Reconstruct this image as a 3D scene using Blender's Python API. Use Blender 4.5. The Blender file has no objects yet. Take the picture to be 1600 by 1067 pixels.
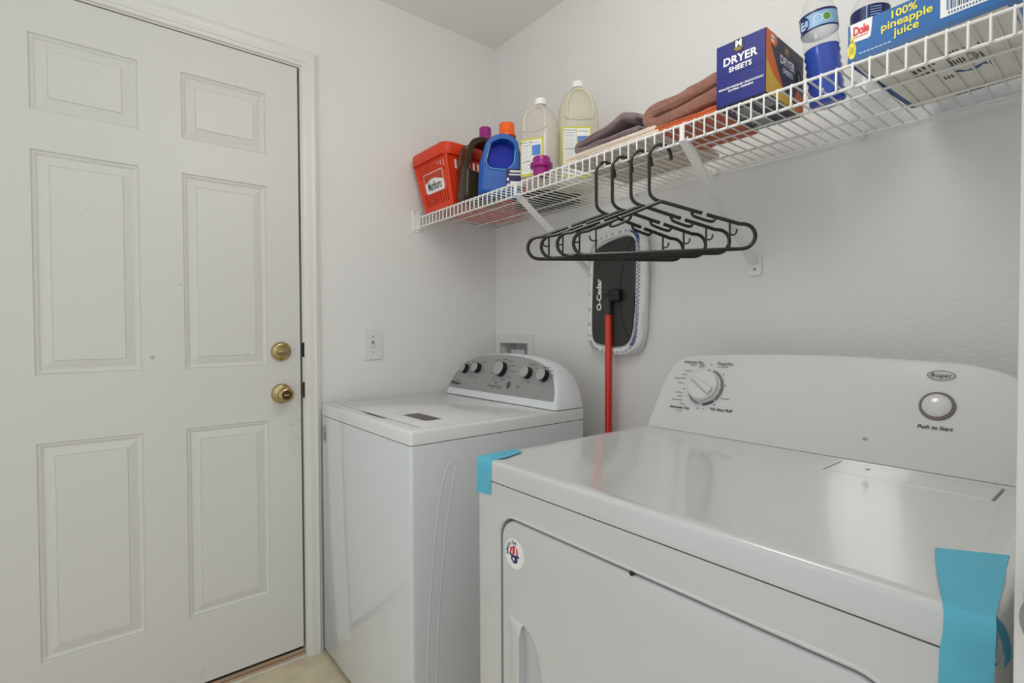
import bpy, bmesh, math, random
from mathutils import Matrix, Vector, noise
random.seed(3)
PI = math.pi
SC = bpy.context.scene
COL = SC.collection

# ------------------------------------------------------------------ camera
def make_camera():
    F = Vector((-0.77686344, 0.62937004, -0.0194051))
    R = Vector((0.62954466, 0.77695367, -0.0040641))
    U = Vector((-0.01251904, 0.01537362, 0.99980344))
    cam = bpy.data.cameras.new('camera')
    cam.sensor_fit = 'HORIZONTAL'
    cam.sensor_width = 36.0
    cam.lens = 810.858 / 1600.0 * 36.0
    cam.clip_start = 0.02
    o = bpy.data.objects.new('camera', cam)
    COL.objects.link(o)
    m = Matrix.Identity(4)
    for i in range(3):
        m[i][0], m[i][1], m[i][2] = R[i], U[i], -F[i]
    m[0][3], m[1][3], m[2][3] = 1.8745, -1.4258, 1.1454
    o.matrix_world = m
    SC.camera = o
make_camera()

# ------------------------------------------------------------------ world, lamps, exposure
W = bpy.data.worlds.new('world')
SC.world = W
W.use_nodes = True
bg = W.node_tree.nodes['Background']
bg.inputs[0].default_value = (0.93, 0.97, 1.0, 1)
bg.inputs[1].default_value = 0.88
SC.cycles.transparent_max_bounces = 24

LAMP_POS, LAMP_R, LAMP_W = (1.30, -0.93, 2.06), 0.165, 9.6     # glowing globe of the ceiling lamp (built with the lamp below)

SC.view_settings.view_transform = 'Standard'
SC.view_settings.look = 'None'
SC.view_settings.exposure = 0.07
SC.view_settings.gamma = 1.0
SC.view_settings.use_curve_mapping = False

# ------------------------------------------------------------------ materials
MATS = {}
def lin(c):
    return tuple((x / 12.92 if x <= 0.04045 else ((x + 0.055) / 1.055) ** 2.4) for x in c)
def rgb(r, g, b):
    return lin((r / 255.0, g / 255.0, b / 255.0))

def mat(name, color, rough=0.5, metal=0.0, coat=0.0, var=0.03, vscale=8.0, bump=0.0, bscale=200.0, bdetail=3.0,
        stretch=(1, 1, 1), trans=0.0, alpha=1.0, sheen=0.0, ior=1.45, bdist=0.001):
    m = bpy.data.materials.new(name)
    m.use_nodes = True
    nt = m.node_tree
    p = nt.nodes['Principled BSDF']
    tc = nt.nodes.new('ShaderNodeTexCoord')
    mp = nt.nodes.new('ShaderNodeMapping')
    mp.inputs['Scale'].default_value = stretch
    nt.links.new(tc.outputs['Object'], mp.inputs[0])
    n = nt.nodes.new('ShaderNodeTexNoise')
    n.inputs['Scale'].default_value = vscale
    n.inputs['Detail'].default_value = 3
    nt.links.new(mp.outputs[0], n.inputs[0])
    r = nt.nodes.new('ShaderNodeValToRGB')
    c = color
    r.color_ramp.elements[0].color = (c[0] * (1 - var), c[1] * (1 - var), c[2] * (1 - var), 1)
    r.color_ramp.elements[1].color = (min(1, c[0] * (1 + var)), min(1, c[1] * (1 + var)), min(1, c[2] * (1 + var)), 1)
    r.color_ramp.elements[0].position = 0.3
    r.color_ramp.elements[1].position = 0.7
    nt.links.new(n.outputs[0], r.inputs[0])
    nt.links.new(r.outputs[0], p.inputs['Base Color'])
    p.inputs['Roughness'].default_value = rough
    p.inputs['Metallic'].default_value = metal
    p.inputs['IOR'].default_value = ior
    p.inputs['Coat Weight'].default_value = coat
    p.inputs['Coat Roughness'].default_value = 0.06
    p.inputs['Transmission Weight'].default_value = trans
    p.inputs['Alpha'].default_value = alpha
    if sheen:
        p.inputs['Sheen Weight'].default_value = sheen
    if bump:
        n2 = nt.nodes.new('ShaderNodeTexNoise')
        n2.inputs['Scale'].default_value = bscale
        n2.inputs['Detail'].default_value = bdetail
        nt.links.new(mp.outputs[0], n2.inputs[0])
        b = nt.nodes.new('ShaderNodeBump')
        b.inputs['Strength'].default_value = bump
        b.inputs['Distance'].default_value = bdist
        nt.links.new(n2.outputs[0], b.inputs['Height'])
        nt.links.new(b.outputs[0], p.inputs['Normal'])
    MATS[name] = m
    return m

WALLC = (0.80, 0.792, 0.768)
M_wall = mat('wall_paint', WALLC, 0.55, var=0.012, vscale=3, bump=0.4, bscale=110, bdetail=2, bdist=0.003)
M_ceil = mat('ceiling_paint', (0.87, 0.86, 0.835), 0.7, var=0.01, bump=0.3, bscale=110)
M_trim = mat('trim_paint', (0.755, 0.745, 0.712), 0.35, var=0.012, bump=0.06, bscale=60, stretch=(1, 1, 0.08))
M_enamel = mat('washer_enamel', (0.72, 0.745, 0.77), 0.15, coat=0.6, var=0.006)
M_enamel_lit = mat('washer_enamel_lit', (0.78, 0.78, 0.765), 0.24, coat=0.5, var=0.006)  # lighter, warmer enamel copy; light bounced off the wall put into colour
M_dryer = mat('dryer_enamel', (0.62, 0.625, 0.622), 0.2, coat=0.7, var=0.006, bump=0.015, bscale=40)
M_console = mat('console_plastic', (0.80, 0.83, 0.86), 0.25, coat=0.3, var=0.006)
M_greypanel = mat('grey_panel', (0.36, 0.36, 0.36), 0.42, metal=0.25, var=0.02)
M_knobface = mat('knob_face_silver', (0.46, 0.46, 0.455), 0.35, metal=0.4, var=0.02)
M_black = mat('black_plastic', (0.008, 0.008, 0.009), 0.3, var=0.05)
M_hanger = mat('hanger_plastic', (0.012, 0.012, 0.011), 0.3, var=0.06)
M_darkgap = mat('rubber_and_gap_shade', (0.012, 0.011, 0.010), 0.8, var=0.05)  # rubber of the feet, also the shade coloured into seams and gaps
M_inkgrey = mat('ink_grey', (0.10, 0.09, 0.085), 0.6, var=0.03)
M_inkdark = mat('ink_dark', (0.03, 0.03, 0.032), 0.6, var=0.03)
M_inkbrown = mat('ink_brown', (0.19, 0.155, 0.125), 0.5, var=0.05)
M_white = mat('white_print', (0.85, 0.85, 0.84), 0.5, var=0.01)
M_wire = mat('white_vinyl_wire', (0.84, 0.83, 0.81), 0.35, var=0.01)
M_brass = mat('aged_brass', (0.50, 0.395, 0.19), 0.27, metal=1.0, var=0.25, vscale=60)
M_brasstin = mat('worn_brass', (0.34, 0.26, 0.15), 0.3, metal=1.0, var=0.3, vscale=80)
M_brassdark = mat('dark_brass', (0.10, 0.055, 0.02), 0.4, metal=0.8, var=0.3, vscale=60)
M_wood = mat('threshold_oak', (0.50, 0.345, 0.235), 0.5, var=0.25, vscale=40, stretch=(1, 0.06, 1))
M_alu = mat('threshold_edge', (0.7, 0.68, 0.64), 0.4, var=0.03)
M_red = mat('red_plastic', rgb(222, 58, 20), 0.4, var=0.04)
M_redprint = mat('red_print', rgb(190, 60, 30), 0.45, var=0.03)
M_handlered = mat('mop_red_steel', rgb(216, 38, 6), 0.28, coat=0.5, var=0.03)
M_brownjug = mat('dark_olive_plastic', rgb(52, 42, 18), 0.33, var=0.06)
M_bluejug = mat('blue_plastic', rgb(10, 84, 172), 0.42, var=0.03)
M_bluedeep = mat('deep_blue_plastic', rgb(2, 36, 170), 0.6, var=0.1)
M_purple = mat('purple_plastic', rgb(150, 22, 120), 0.3, var=0.04)
M_orange = mat('orange_plastic', rgb(245, 100, 20), 0.35, var=0.03)
M_yellowgreen = mat('label_yellow_green', rgb(205, 200, 80), 0.5, var=0.05)
M_lblue = mat('label_blue', rgb(70, 120, 200), 0.5, var=0.04)
M_cream = mat('towel_cream', rgb(225, 208, 192), 0.95, var=0.06, vscale=60, bump=0.7, bscale=500, sheen=0.3)
M_mauve = mat('towel_mauve_grey', rgb(122, 104, 106), 0.95, var=0.10, vscale=120, bump=0.8, bscale=500, sheen=0.3)
M_tan = mat('towel_tan', rgb(142, 98, 82), 0.95, var=0.16, vscale=160, bump=0.8, bscale=500, sheen=0.3)
M_rust = mat('towel_rust', rgb(205, 100, 55), 0.95, var=0.10, vscale=40, bump=0.7, bscale=400, sheen=0.3)
M_boxblue = mat('box_blue', rgb(14, 25, 116), 0.5, var=0.03)
M_boxblack = mat('box_black', rgb(22, 20, 22), 0.4, var=0.03)
M_boxslate = mat('box_slate', rgb(72, 70, 84), 0.45, var=0.15, vscale=20)
M_boxorange = mat('box_orange', rgb(240, 120, 40), 0.45, var=0.06, vscale=20)
M_boxyellow = mat('box_yellow', rgb(235, 190, 60), 0.45, var=0.10, vscale=20)
M_gold = mat('gold_print', rgb(190, 160, 80), 0.4, var=0.03)
M_juiceblue = mat('carton_blue', rgb(8, 98, 168), 0.5, var=0.02)
M_juicedark = mat('carton_dark_blue', rgb(18, 84, 140), 0.4, var=0.02)
M_board = mat('carton_board', rgb(242, 238, 228), 0.7, var=0.02)
M_yellowprint = mat('yellow_print', rgb(245, 230, 40), 0.45, var=0.02)
M_logored = mat('logo_red', rgb(215, 45, 40), 0.45, var=0.02)
M_navy = mat('navy_print', rgb(24, 30, 88), 0.45, var=0.03)
M_skyblue = mat('sky_blue_print', rgb(150, 190, 225), 0.45, var=0.12, vscale=60)
M_green = mat('green_print', rgb(90, 160, 70), 0.45, var=0.05)
M_tape = mat('painters_tape_blue', rgb(92, 182, 208), 0.55, var=0.04, vscale=30, bump=0.25, bscale=300, stretch=(1, 0.1, 1))
M_mopplate = mat('mop_plate_black', (0.035, 0.034, 0.032), 0.4, var=0.12, vscale=12)
M_terry = mat('mop_pad_terry', (0.84, 0.83, 0.81), 0.95, var=0.05, vscale=60, bump=0.9, bscale=350)
M_stitch = mat('blue_stitch', rgb(82, 98, 150), 0.8, var=0.1)
M_nickel = mat('satin_nickel', (0.42, 0.41, 0.39), 0.38, metal=0.7, var=0.03)
M_greymark = mat('grey_scuff', (0.35, 0.33, 0.30), 0.7, var=0.1)

def floor_mat():
    m = mat('vinyl_floor', rgb(216, 204, 174), 0.4, var=0.10, vscale=14, bump=0.05, bscale=60)
    return m
M_floor = floor_mat()

def door_mat():
    m = mat('door_paint', (0.70, 0.692, 0.658), 0.42, var=0.012, vscale=4, bump=0.10, bscale=90, stretch=(1, 1, 0.05))
    nt = m.node_tree
    p = nt.nodes['Principled BSDF']
    ramp = [n for n in nt.nodes if n.type == 'VALTORGB'][0]
    geo = nt.nodes.new('ShaderNodeNewGeometry')
    # hand grime: a patch of worn paint below and beside the knob
    vm = nt.nodes.new('ShaderNodeVectorMath'); vm.operation = 'SUBTRACT'
    vm.inputs[1].default_value = (0.0, -0.868, 0.80)
    nt.links.new(geo.outputs['Position'], vm.inputs[0])
    sc = nt.nodes.new('ShaderNodeVectorMath'); sc.operation = 'MULTIPLY'
    sc.inputs[1].default_value = (0.0, 1 / 0.045, 1 / 0.14)
    nt.links.new(vm.outputs[0], sc.inputs[0])
    ln = nt.nodes.new('ShaderNodeVectorMath'); ln.operation = 'LENGTH'
    nt.links.new(sc.outputs[0], ln.inputs[0])
    mr = nt.nodes.new('ShaderNodeMapRange')
    mr.inputs[1].default_value = 1.0; mr.inputs[2].default_value = 0.0
    mr.inputs[3].default_value = 0.0; mr.inputs[4].default_value = 1.0
    nt.links.new(ln.outputs['Value'], mr.inputs[0])
    nz = nt.nodes.new('ShaderNodeTexNoise')
    nz.inputs['Scale'].default_value = 60; nz.inputs['Detail'].default_value = 6
    nt.links.new(geo.outputs['Position'], nz.inputs[0])
    mr2 = nt.nodes.new('ShaderNodeMapRange')
    mr2.inputs[1].default_value = 0.42; mr2.inputs[2].default_value = 0.75
    nt.links.new(nz.outputs[0], mr2.inputs[0])
    mul = nt.nodes.new('ShaderNodeMath'); mul.operation = 'MULTIPLY'
    nt.links.new(mr.outputs[0], mul.inputs[0]); nt.links.new(mr2.outputs[0], mul.inputs[1])
    # sparse scuffs all over
    nz3 = nt.nodes.new('ShaderNodeTexNoise')
    nz3.inputs['Scale'].default_value = 22; nz3.inputs['Detail'].default_value = 2
    nt.links.new(geo.outputs['Position'], nz3.inputs[0])
    mr3 = nt.nodes.new('ShaderNodeMapRange')
    mr3.inputs[1].default_value = 0.735; mr3.inputs[2].default_value = 0.80
    nt.links.new(nz3.outputs[0], mr3.inputs[0])
    mx0 = nt.nodes.new('ShaderNodeMath'); mx0.operation = 'MAXIMUM'
    nt.links.new(mul.outputs[0], mx0.inputs[0]); nt.links.new(mr3.outputs[0], mx0.inputs[1])
    ma = nt.nodes.new('ShaderNodeMath'); ma.operation = 'MULTIPLY'; ma.inputs[1].default_value = 0.6
    nt.links.new(mx0.outputs[0], ma.inputs[0])
    mix = nt.nodes.new('ShaderNodeMix'); mix.data_type = 'RGBA'
    nt.links.new(ma.outputs[0], mix.inputs[0])
    nt.links.new(ramp.outputs[0], mix.inputs[6])
    mix.inputs[7].default_value = (0.30, 0.285, 0.27, 1)
    nt.links.new(mix.outputs[2], p.inputs['Base Color'])
    return m
M_door = door_mat()

def clear_mat(name, tint, gloss_rough=0.05, body=0.15, bodycol=(0.9, 0.9, 0.9)):
    """thin clear or milky plastic: transparent + a little diffuse + fresnel gloss"""
    m = bpy.data.materials.new(name); m.use_nodes = True
    nt = m.node_tree
    out = nt.nodes['Material Output']
    nt.nodes.remove(nt.nodes['Principled BSDF'])
    tr = nt.nodes.new('ShaderNodeBsdfTransparent'); tr.inputs[0].default_value = (*tint, 1)
    df = nt.nodes.new('ShaderNodeBsdfDiffuse')
    nz = nt.nodes.new('ShaderNodeTexNoise'); nz.inputs['Scale'].default_value = 15
    rp = nt.nodes.new('ShaderNodeValToRGB')
    rp.color_ramp.elements[0].color = (*[c * 0.96 for c in bodycol], 1)
    rp.color_ramp.elements[1].color = (*bodycol, 1)
    nt.links.new(nz.outputs[0], rp.inputs[0]); nt.links.new(rp.outputs[0], df.inputs[0])
    tl = nt.nodes.new('ShaderNodeBsdfTranslucent'); nt.links.new(rp.outputs[0], tl.inputs[0])
    dm = nt.nodes.new('ShaderNodeMixShader'); dm.inputs[0].default_value = 0.4
    nt.links.new(df.outputs[0], dm.inputs[1]); nt.links.new(tl.outputs[0], dm.inputs[2])
    m1 = nt.nodes.new('ShaderNodeMixShader'); m1.inputs[0].default_value = body
    nt.links.new(tr.outputs[0], m1.inputs[1]); nt.links.new(dm.outputs[0], m1.inputs[2])
    gl = nt.nodes.new('ShaderNodeBsdfGlossy'); gl.inputs['Roughness'].default_value = gloss_rough
    fr = nt.nodes.new('ShaderNodeFresnel'); fr.inputs[0].default_value = 1.4
    geo = nt.nodes.new('ShaderNodeNewGeometry')
    inv = nt.nodes.new('ShaderNodeMath'); inv.operation = 'SUBTRACT'; inv.inputs[0].default_value = 1.0
    nt.links.new(geo.outputs['Backfacing'], inv.inputs[1])
    fm = nt.nodes.new('ShaderNodeMath'); fm.operation = 'MULTIPLY'
    nt.links.new(fr.outputs[0], fm.inputs[0]); nt.links.new(inv.outputs[0], fm.inputs[1])
    m2 = nt.nodes.new('ShaderNodeMixShader')
    nt.links.new(fm.outputs[0], m2.inputs[0])
    nt.links.new(m1.outputs[0], m2.inputs[1]); nt.links.new(gl.outputs[0], m2.inputs[2])
    nt.links.new(m2.outputs[0], out.inputs[0])
    return m
M_clear = clear_mat('clear_pet', (0.97, 0.97, 0.97), body=0.06)
M_milky = clear_mat('milky_plastic_clear', (0.95, 0.93, 0.88), 0.2, body=0.36, bodycol=(0.97, 0.94, 0.90))
M_milky2 = clear_mat('milky_plastic_full', (0.93, 0.91, 0.80), 0.2, body=0.46, bodycol=(0.96, 0.94, 0.85))
M_liquid = clear_mat('blue_liquid', (0.10, 0.30, 0.95), 0.1, body=0.85, bodycol=(0.012, 0.12, 0.72))

# ------------------------------------------------------------------ helpers
def frame(o, x, y):
    x = Vector(x).normalized(); y = Vector(y).normalized(); z = x.cross(y)
    m = Matrix.Identity(4)
    for i in range(3):
        m[i][0], m[i][1], m[i][2], m[i][3] = x[i], y[i], z[i], o[i]
    return m

def finish(me, m, smooth=True, angle=35):
    me.materials.clear()
    me.materials.append(m)
    for p in me.polygons:
        p.use_smooth = smooth
        p.material_index = 0
    if smooth:
        me.set_sharp_from_angle(angle=math.radians(angle))
    me.update()

def add_mesh(name, me, m, parent=None, smooth=True, angle=35, world=True):
    finish(me, m, smooth, angle)
    o = bpy.data.objects.new(name, me)
    COL.objects.link(o)
    if parent is not None:
        if world:
            me.transform(total(parent).inverted())
        o.parent = parent
    return o

def total(o):
    m = o.matrix_basis.copy()
    p = o.parent
    while p is not None:
        m = p.matrix_basis @ m
        p = p.parent
    return m

def bm_obj(name, bm, m, parent=None, smooth=True, angle=35, world=True):
    bmesh.ops.recalc_face_normals(bm, faces=bm.faces)
    me = bpy.data.meshes.new(name)
    bm.to_mesh(me); bm.free()
    return add_mesh(name, me, m, parent, smooth, angle, world)

def thing(name, label, cat, loc, rotz=0.0, group=None):
    o = bpy.data.objects.new(name, None)
    o.empty_display_size = 0.05
    COL.objects.link(o)
    o.location = loc
    o.rotation_euler = (0, 0, rotz)
    tag(o, label, cat, group)
    return o
def tag(o, label, cat, group=None):
    o['label'] = label; o['category'] = cat
    if group: o['group'] = group
def struct(o):
    o['kind'] = 'structure'
    return o

def box(bm, x0, x1, y0, y1, z0, z1, bev=0.0, seg=2, M=None, sharp=None):
    r = bmesh.ops.create_cube(bm, size=1.0)
    vs = r['verts']
    for v in vs:
        v.co = Vector(((x0 + x1) / 2 + v.co.x * (x1 - x0), (y0 + y1) / 2 + v.co.y * (y1 - y0), (z0 + z1) / 2 + v.co.z * (z1 - z0)))
    if bev:
        es = set(e for v in vs for e in v.link_edges)
        if sharp is not None:      # 'bottom' or 'top' rim edges stay sharp
            zz = z0 if sharp == 'bottom' else z1
            es = {e for e in es if not all(abs(v.co.z - zz) < 1e-7 for v in e.verts)}
        rr = bmesh.ops.bevel(bm, geom=list(es), offset=bev, segments=seg, affect='EDGES', profile=0.5)
        vs = list({v for f in rr['faces'] for v in f.verts} | {v for v in vs if v.is_valid})
    if M is not None:
        for v in vs:
            v.co = M @ v.co
    return bm

def nb(): return bmesh.new()

def tube(bm, pts, r, seg=8, closed=False, cap=True, scale=None):
    pts = [Vector(p) for p in pts]
    n = len(pts)
    rings = []
    prev = None
    for i, p in enumerate(pts):
        if closed:
            t = (pts[(i + 1) % n] - pts[i - 1]).normalized()
        else:
            a = pts[max(0, i - 1)]; b = pts[min(n - 1, i + 1)]
            t = (b - a).normalized()
        if prev is None:
            ref = Vector((0, 0, 1)) if abs(t.z) < 0.9 else Vector((1, 0, 0))
            u = t.cross(ref).normalized()
        else:
            u = (prev - t * prev.dot(t))
            if u.length < 1e-6: u = t.orthogonal()
            u.normalize()
        prev = u
        w = t.cross(u)
        rr = r[i] if isinstance(r, (list, tuple)) else r
        rings.append([bm.verts.new(p + (u * math.cos(2 * PI * k / seg) + w * math.sin(2 * PI * k / seg)) * rr) for k in range(seg)])
    m = n if closed else n - 1
    for i in range(m):
        A, B = rings[i], rings[(i + 1) % n]
        for k in range(seg):
            bm.faces.new((A[k], A[(k + 1) % seg], B[(k + 1) % seg], B[k]))
    if cap and not closed:
        bm.faces.new(rings[0]); bm.faces.new(list(reversed(rings[-1])))
    return bm

def arc(cx, cz, r, a0, a1, n):
    return [(cx + r * math.cos(math.radians(a0 + (a1 - a0) * i / n)), cz + r * math.sin(math.radians(a0 + (a1 - a0) * i / n))) for i in range(n + 1)]

def lathe(bm, prof, seg=24, center=(0, 0, 0), M=None):
    rings = []
    for (r, z) in prof:
        if r < 1e-6:
            rings.append([bm.verts.new((center[0], center[1], center[2] + z))])
        else:
            rings.append([bm.verts.new((center[0] + r * math.cos(2 * PI * k / seg), center[1] + r * math.sin(2 * PI * k / seg), center[2] + z)) for k in range(seg)])
    for A, B in zip(rings, rings[1:]):
        if len(A) == 1 and len(B) == 1: continue
        for k in range(seg):
            if len(A) == 1: bm.faces.new((A[0], B[k], B[(k + 1) % seg]))
            elif len(B) == 1: bm.faces.new((A[k], A[(k + 1) % seg], B[0]))
            else: bm.faces.new((A[k], A[(k + 1) % seg], B[(k + 1) % seg], B[k]))
    if M is not None:
        for ring in rings:
            for v in ring: v.co = M @ v.co
    return bm

def rrect(x0, x1, y0, y1, r, n=6):
    out = []
    for cx, cy, a in ((x1 - r, y1 - r, 0), (x0 + r, y1 - r, 90), (x0 + r, y0 + r, 180), (x1 - r, y0 + r, 270)):
        out += arc(cx, cy, r, a, a + 90, n)
    return out

def ellipse(cx, cy, rx, ry, n=28):
    return [(cx + rx * math.cos(2 * PI * i / n), cy + ry * math.sin(2 * PI * i / n)) for i in range(n)]

def plate_mesh(outers, holes=(), ext=0.001, bev=0.0, bres=2, M=None):
    """2D curve fill with holes, extruded to half thickness ext (+ bevel), as a mesh in the local XY plane"""
    cu = bpy.data.curves.new('tmp', 'CURVE')
    cu.dimensions = '2D'; cu.fill_mode = 'BOTH'
    cu.extrude = ext; cu.bevel_depth = bev; cu.bevel_resolution = bres
    cu.offset = -bev
    for poly in list(outers) + list(holes):
        s = cu.splines.new('POLY')
        s.points.add(len(poly) - 1)
        for pt, q in zip(s.points, poly): pt.co = (q[0], q[1], 0, 1)
        s.use_cyclic_u = True
    ob = bpy.data.objects.new('tmp', cu)
    me = bpy.data.meshes.new_from_object(ob)
    bpy.data.objects.remove(ob); bpy.data.curves.remove(cu)
    if M is not None: me.transform(M)
    return me

def plate(name, outers, m, parent, M, holes=(), ext=0.001, bev=0.0, bres=2, smooth=True, angle=35, world=True):
    return add_mesh(name, plate_mesh(outers, holes, ext, bev, bres, M), m, parent, smooth, angle, world)

def text_mesh(s, size, align='CENTER', shear=0.0, bold=0.0, xs=1.0, ext=0.0, spacing=1.0):
    cu = bpy.data.curves.new('tmp', 'FONT')
    cu.body = s; cu.size = size; cu.align_x = align; cu.align_y = 'CENTER'
    cu.shear = shear; cu.offset = bold; cu.extrude = ext; cu.resolution_u = 3
    cu.space_character = spacing
    ob = bpy.data.objects.new('tmp', cu)
    me = bpy.data.meshes.new_from_object(ob)
    bpy.data.objects.remove(ob); bpy.data.curves.remove(cu)
    if xs != 1.0: me.transform(Matrix.Diagonal((xs, 1, 1, 1)))
    return me

def text(name, s, size, m, parent, M, world=True, **kw):
    me = text_mesh(s, size, **kw)
    me.transform(M)
    return add_mesh(name, me, m, parent, smooth=False, world=world)

def lift(M, dx, dy, dz):
    return M @ Matrix.Translation((dx, dy, dz))

def polys_mesh(polys, M, z=0.0):
    me = bpy.data.meshes.new('tmp')
    vs, fs = [], []
    for P in polys:
        b = len(vs)
        vs += [(p[0], p[1], z) for p in P]
        fs.append(tuple(range(b, b + len(P))))
    me.from_pydata(vs, [], fs)
    me.transform(M)
    return me
def decal(name, polys, m, parent, M, z=0.0004, world=True):
    return add_mesh(name, polys_mesh(polys, M, z), m, parent, smooth=False, world=world)
def rect(x0, x1, y0, y1): return [(x0, y0), (x1, y0), (x1, y1), (x0, y1)]

def boolean(o, cutter, op='DIFFERENCE'):
    md = o.modifiers.new('b', 'BOOLEAN'); md.operation = op; md.object = cutter; md.solver = 'EXACT'
    dg = bpy.context.evaluated_depsgraph_get(); dg.update()
    me = bpy.data.meshes.new_from_object(o.evaluated_get(dg))
    o.modifiers.clear()
    mats = [x for x in o.data.materials]
    o.data = me
    m = mats[0]
    finish(me, m)
    bpy.data.objects.remove(cutter)

def cutter_from(me_or_bm, parent=None):
    if isinstance(me_or_bm, bmesh.types.BMesh):
        bmesh.ops.recalc_face_normals(me_or_bm, faces=me_or_bm.faces)
        me = bpy.data.meshes.new('cut'); me_or_bm.to_mesh(me); me_or_bm.free()
    else: me = me_or_bm
    c = bpy.data.objects.new('cut', me); COL.objects.link(c)
    return c

def smooth_outline(pts, n=4):
    """Catmull-Rom through open list of points"""
    P = [Vector((*p, 0)) for p in pts]
    out = []
    for i in range(len(P) - 1):
        p0 = P[max(0, i - 1)]; p1 = P[i]; p2 = P[i + 1]; p3 = P[min(len(P) - 1, i + 2)]
        for k in range(n):
            t = k / n
            q = 0.5 * ((2 * p1) + (-p0 + p2) * t + (2 * p0 - 5 * p1 + 4 * p2 - p3) * t * t + (-p0 + 3 * p1 - 3 * p2 + p3) * t ** 3)
            out.append((q.x, q.y))
    out.append(pts[-1])
    return out

# ------------------------------------------------------------------ room shell
H = 2.4107
RX, FY = 2.62, -2.75
bm = nb(); box(bm, -0.12, RX + 0.1, FY - 0.1, 0.1, -0.06, 0.0); struct(bm_obj('floor', bm, M_floor, smooth=False))
bm = nb(); box(bm, -0.12, RX + 0.1, FY - 0.1, 0.1, H, H + 0.06); struct(bm_obj('ceiling', bm, M_ceil, smooth=False))

DR, DL = -0.8598, -1.652            # door slab right / left edges (Y)
DB, DT = 0.0386, 2.0585
JR, JL = -0.8520, DL - 0.0035   # jamb inner faces
JT = DT + 0.0035
def mk_wall(name, us, vs, skip, to3, m, nrm):
    bm = nb(); V = {}
    for i, u in enumerate(us):
        for j, v in enumerate(vs): V[i, j] = Vector(to3(u, v))
    n = Vector(nrm)
    for i in range(len(us) - 1):
        for j in range(len(vs) - 1):
            if (i, j) in skip: continue
            a, b, c, d = V[i, j], V[i + 1, j], V[i + 1, j + 1], V[i, j + 1]
            f1 = [bm.verts.new(p) for p in (a, b, c, d)]; f2 = [bm.verts.new(p - n * 0.1) for p in (a, b, c, d)]
            bm.faces.new(f1); bm.faces.new(list(reversed(f2)))
            for k in range(4):
                # side faces only where the neighbouring cell is missing
                di, dj = ((0, -1), (1, 0), (0, 1), (-1, 0))[k]
                q = (i + di, j + dj)
                if 0 <= q[0] < len(us) - 1 and 0 <= q[1] < len(vs) - 1 and q not in skip: continue
                bm.faces.new((f1[k], f2[k], f2[(k + 1) % 4], f1[(k + 1) % 4]))
    bmesh.ops.remove_doubles(bm, verts=bm.verts, dist=1e-5)
    return struct(bm_obj(name, bm, m, smooth=False))
mk_wall('wall_left', [FY, JL - 0.02, JR + 0.02, 0.0], [0, JT + 0.02, H], {(1, 0)}, lambda u, v: (0, u, v), M_wall, (1, 0, 0))
OBX0, OBX1, OBZ0, OBZ1 = 0.037, 0.2255, 0.93, 1.0945
mk_wall('wall_back', [-0.1, OBX0, OBX1, RX + 0.1], [0, OBZ0, OBZ1, H], {(1, 1)}, lambda u, v: (u, 0, v), M_wall, (0, -1, 0))
mk_wall('wall_right', [-0.862, 0.0], [0, H], set(), lambda u, v: (1.872, u, v), M_wall, (-1, 0, 0))
if 0: mk_wall('wall_front', [-0.1, 0.85, 2.2, RX + 0.1], [0, 2.1, H], {(1, 0)}, lambda u, v: (u, FY, v), M_wall, (0, 1, 0))

# ceiling lamp (behind the camera's view)
t = thing('ceiling_lamp', 'round white globe lamp hanging from the laundry room ceiling', 'lamp', (LAMP_POS[0], LAMP_POS[1], H))
lx, ly, lz = LAMP_POS
bm = nb(); lathe(bm, [(0, 0), (0.06, 0), (0.06, -0.012), (0.02, -0.02), (0.012, -0.03), (0.012, lz + LAMP_R - H - 0.004), (0.035, lz + LAMP_R - H - 0.006), (0.035, lz + LAMP_R - H - 0.016), (0, lz + LAMP_R - H - 0.016)], 24, (lx, ly, H - 0.0005)); bm_obj('lamp_stem', bm, M_trim, t)
gm = bpy.data.materials.new('lamp_globe_glow'); gm.use_nodes = True
gp_ = gm.node_tree.nodes['Principled BSDF']
gp_.inputs['Base Color'].default_value = (0.9, 0.9, 0.88, 1)
gp_.inputs['Emission Color'].default_value = (1.0, 0.985, 0.95, 1)
gp_.inputs['Emission Strength'].default_value = LAMP_W / (4 * PI * PI * LAMP_R ** 2)
bm = nb(); lathe(bm, [(LAMP_R * math.sin(PI * k / 16) if 0 < k < 16 else 0, -LAMP_R * math.cos(PI * k / 16)) for k in range(17)], 32, (lx, ly, lz)); bm_obj('lamp_globe', bm, gm, t)

# ------------------------------------------------------------------ door 1 (six panel)
cols = [DL, -1.5452, -1.3100, -1.2029, -0.9631, DR]
rows = [DB, 0.254, 0.8488, 1.0329, 1.6347, 1.7395, 1.9416, DT]
pc, pr = (1, 3), (1, 3, 5)
bm = nb()
V = {}
def gv(x, i, j):
    k = (x, i, j)
    if k not in V: V[k] = bm.verts.new((x, cols[i], rows[j]))
    return V[k]
for i in range(5):
    for j in range(7):
        if not (i in pc and j in pr):
            bm.faces.new((gv(0, i, j), gv(0, i + 1, j), gv(0, i + 1, j + 1), gv(0, i, j + 1)))
XB = -0.044
a, b, c, d = [bm.verts.new((XB, y, z)) for y, z in ((DL, DB), (DR, DB), (DR, DT), (DL, DT))]
bm.faces.new((d, c, b, a))
bm.faces.new([gv(0, i, 0) for i in range(6)] + [b, a]); bm.faces.new([gv(0, i, 7) for i in range(6)] + [c, d])
bm.faces.new([gv(0, 0, j) for j in range(8)] + [d, a]); bm.faces.new([gv(0, 5, j) for j in range(8)] + [c, b])
door1 = bpy.data.objects.new('door_1', None); COL.objects.link(door1); door1.location = (0, DR, DB); struct(door1)
door1['label'] = 'white six panel door with brass knob and deadbolt'
bm_obj('slab', bm, M_door, door1, smooth=False)
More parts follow.
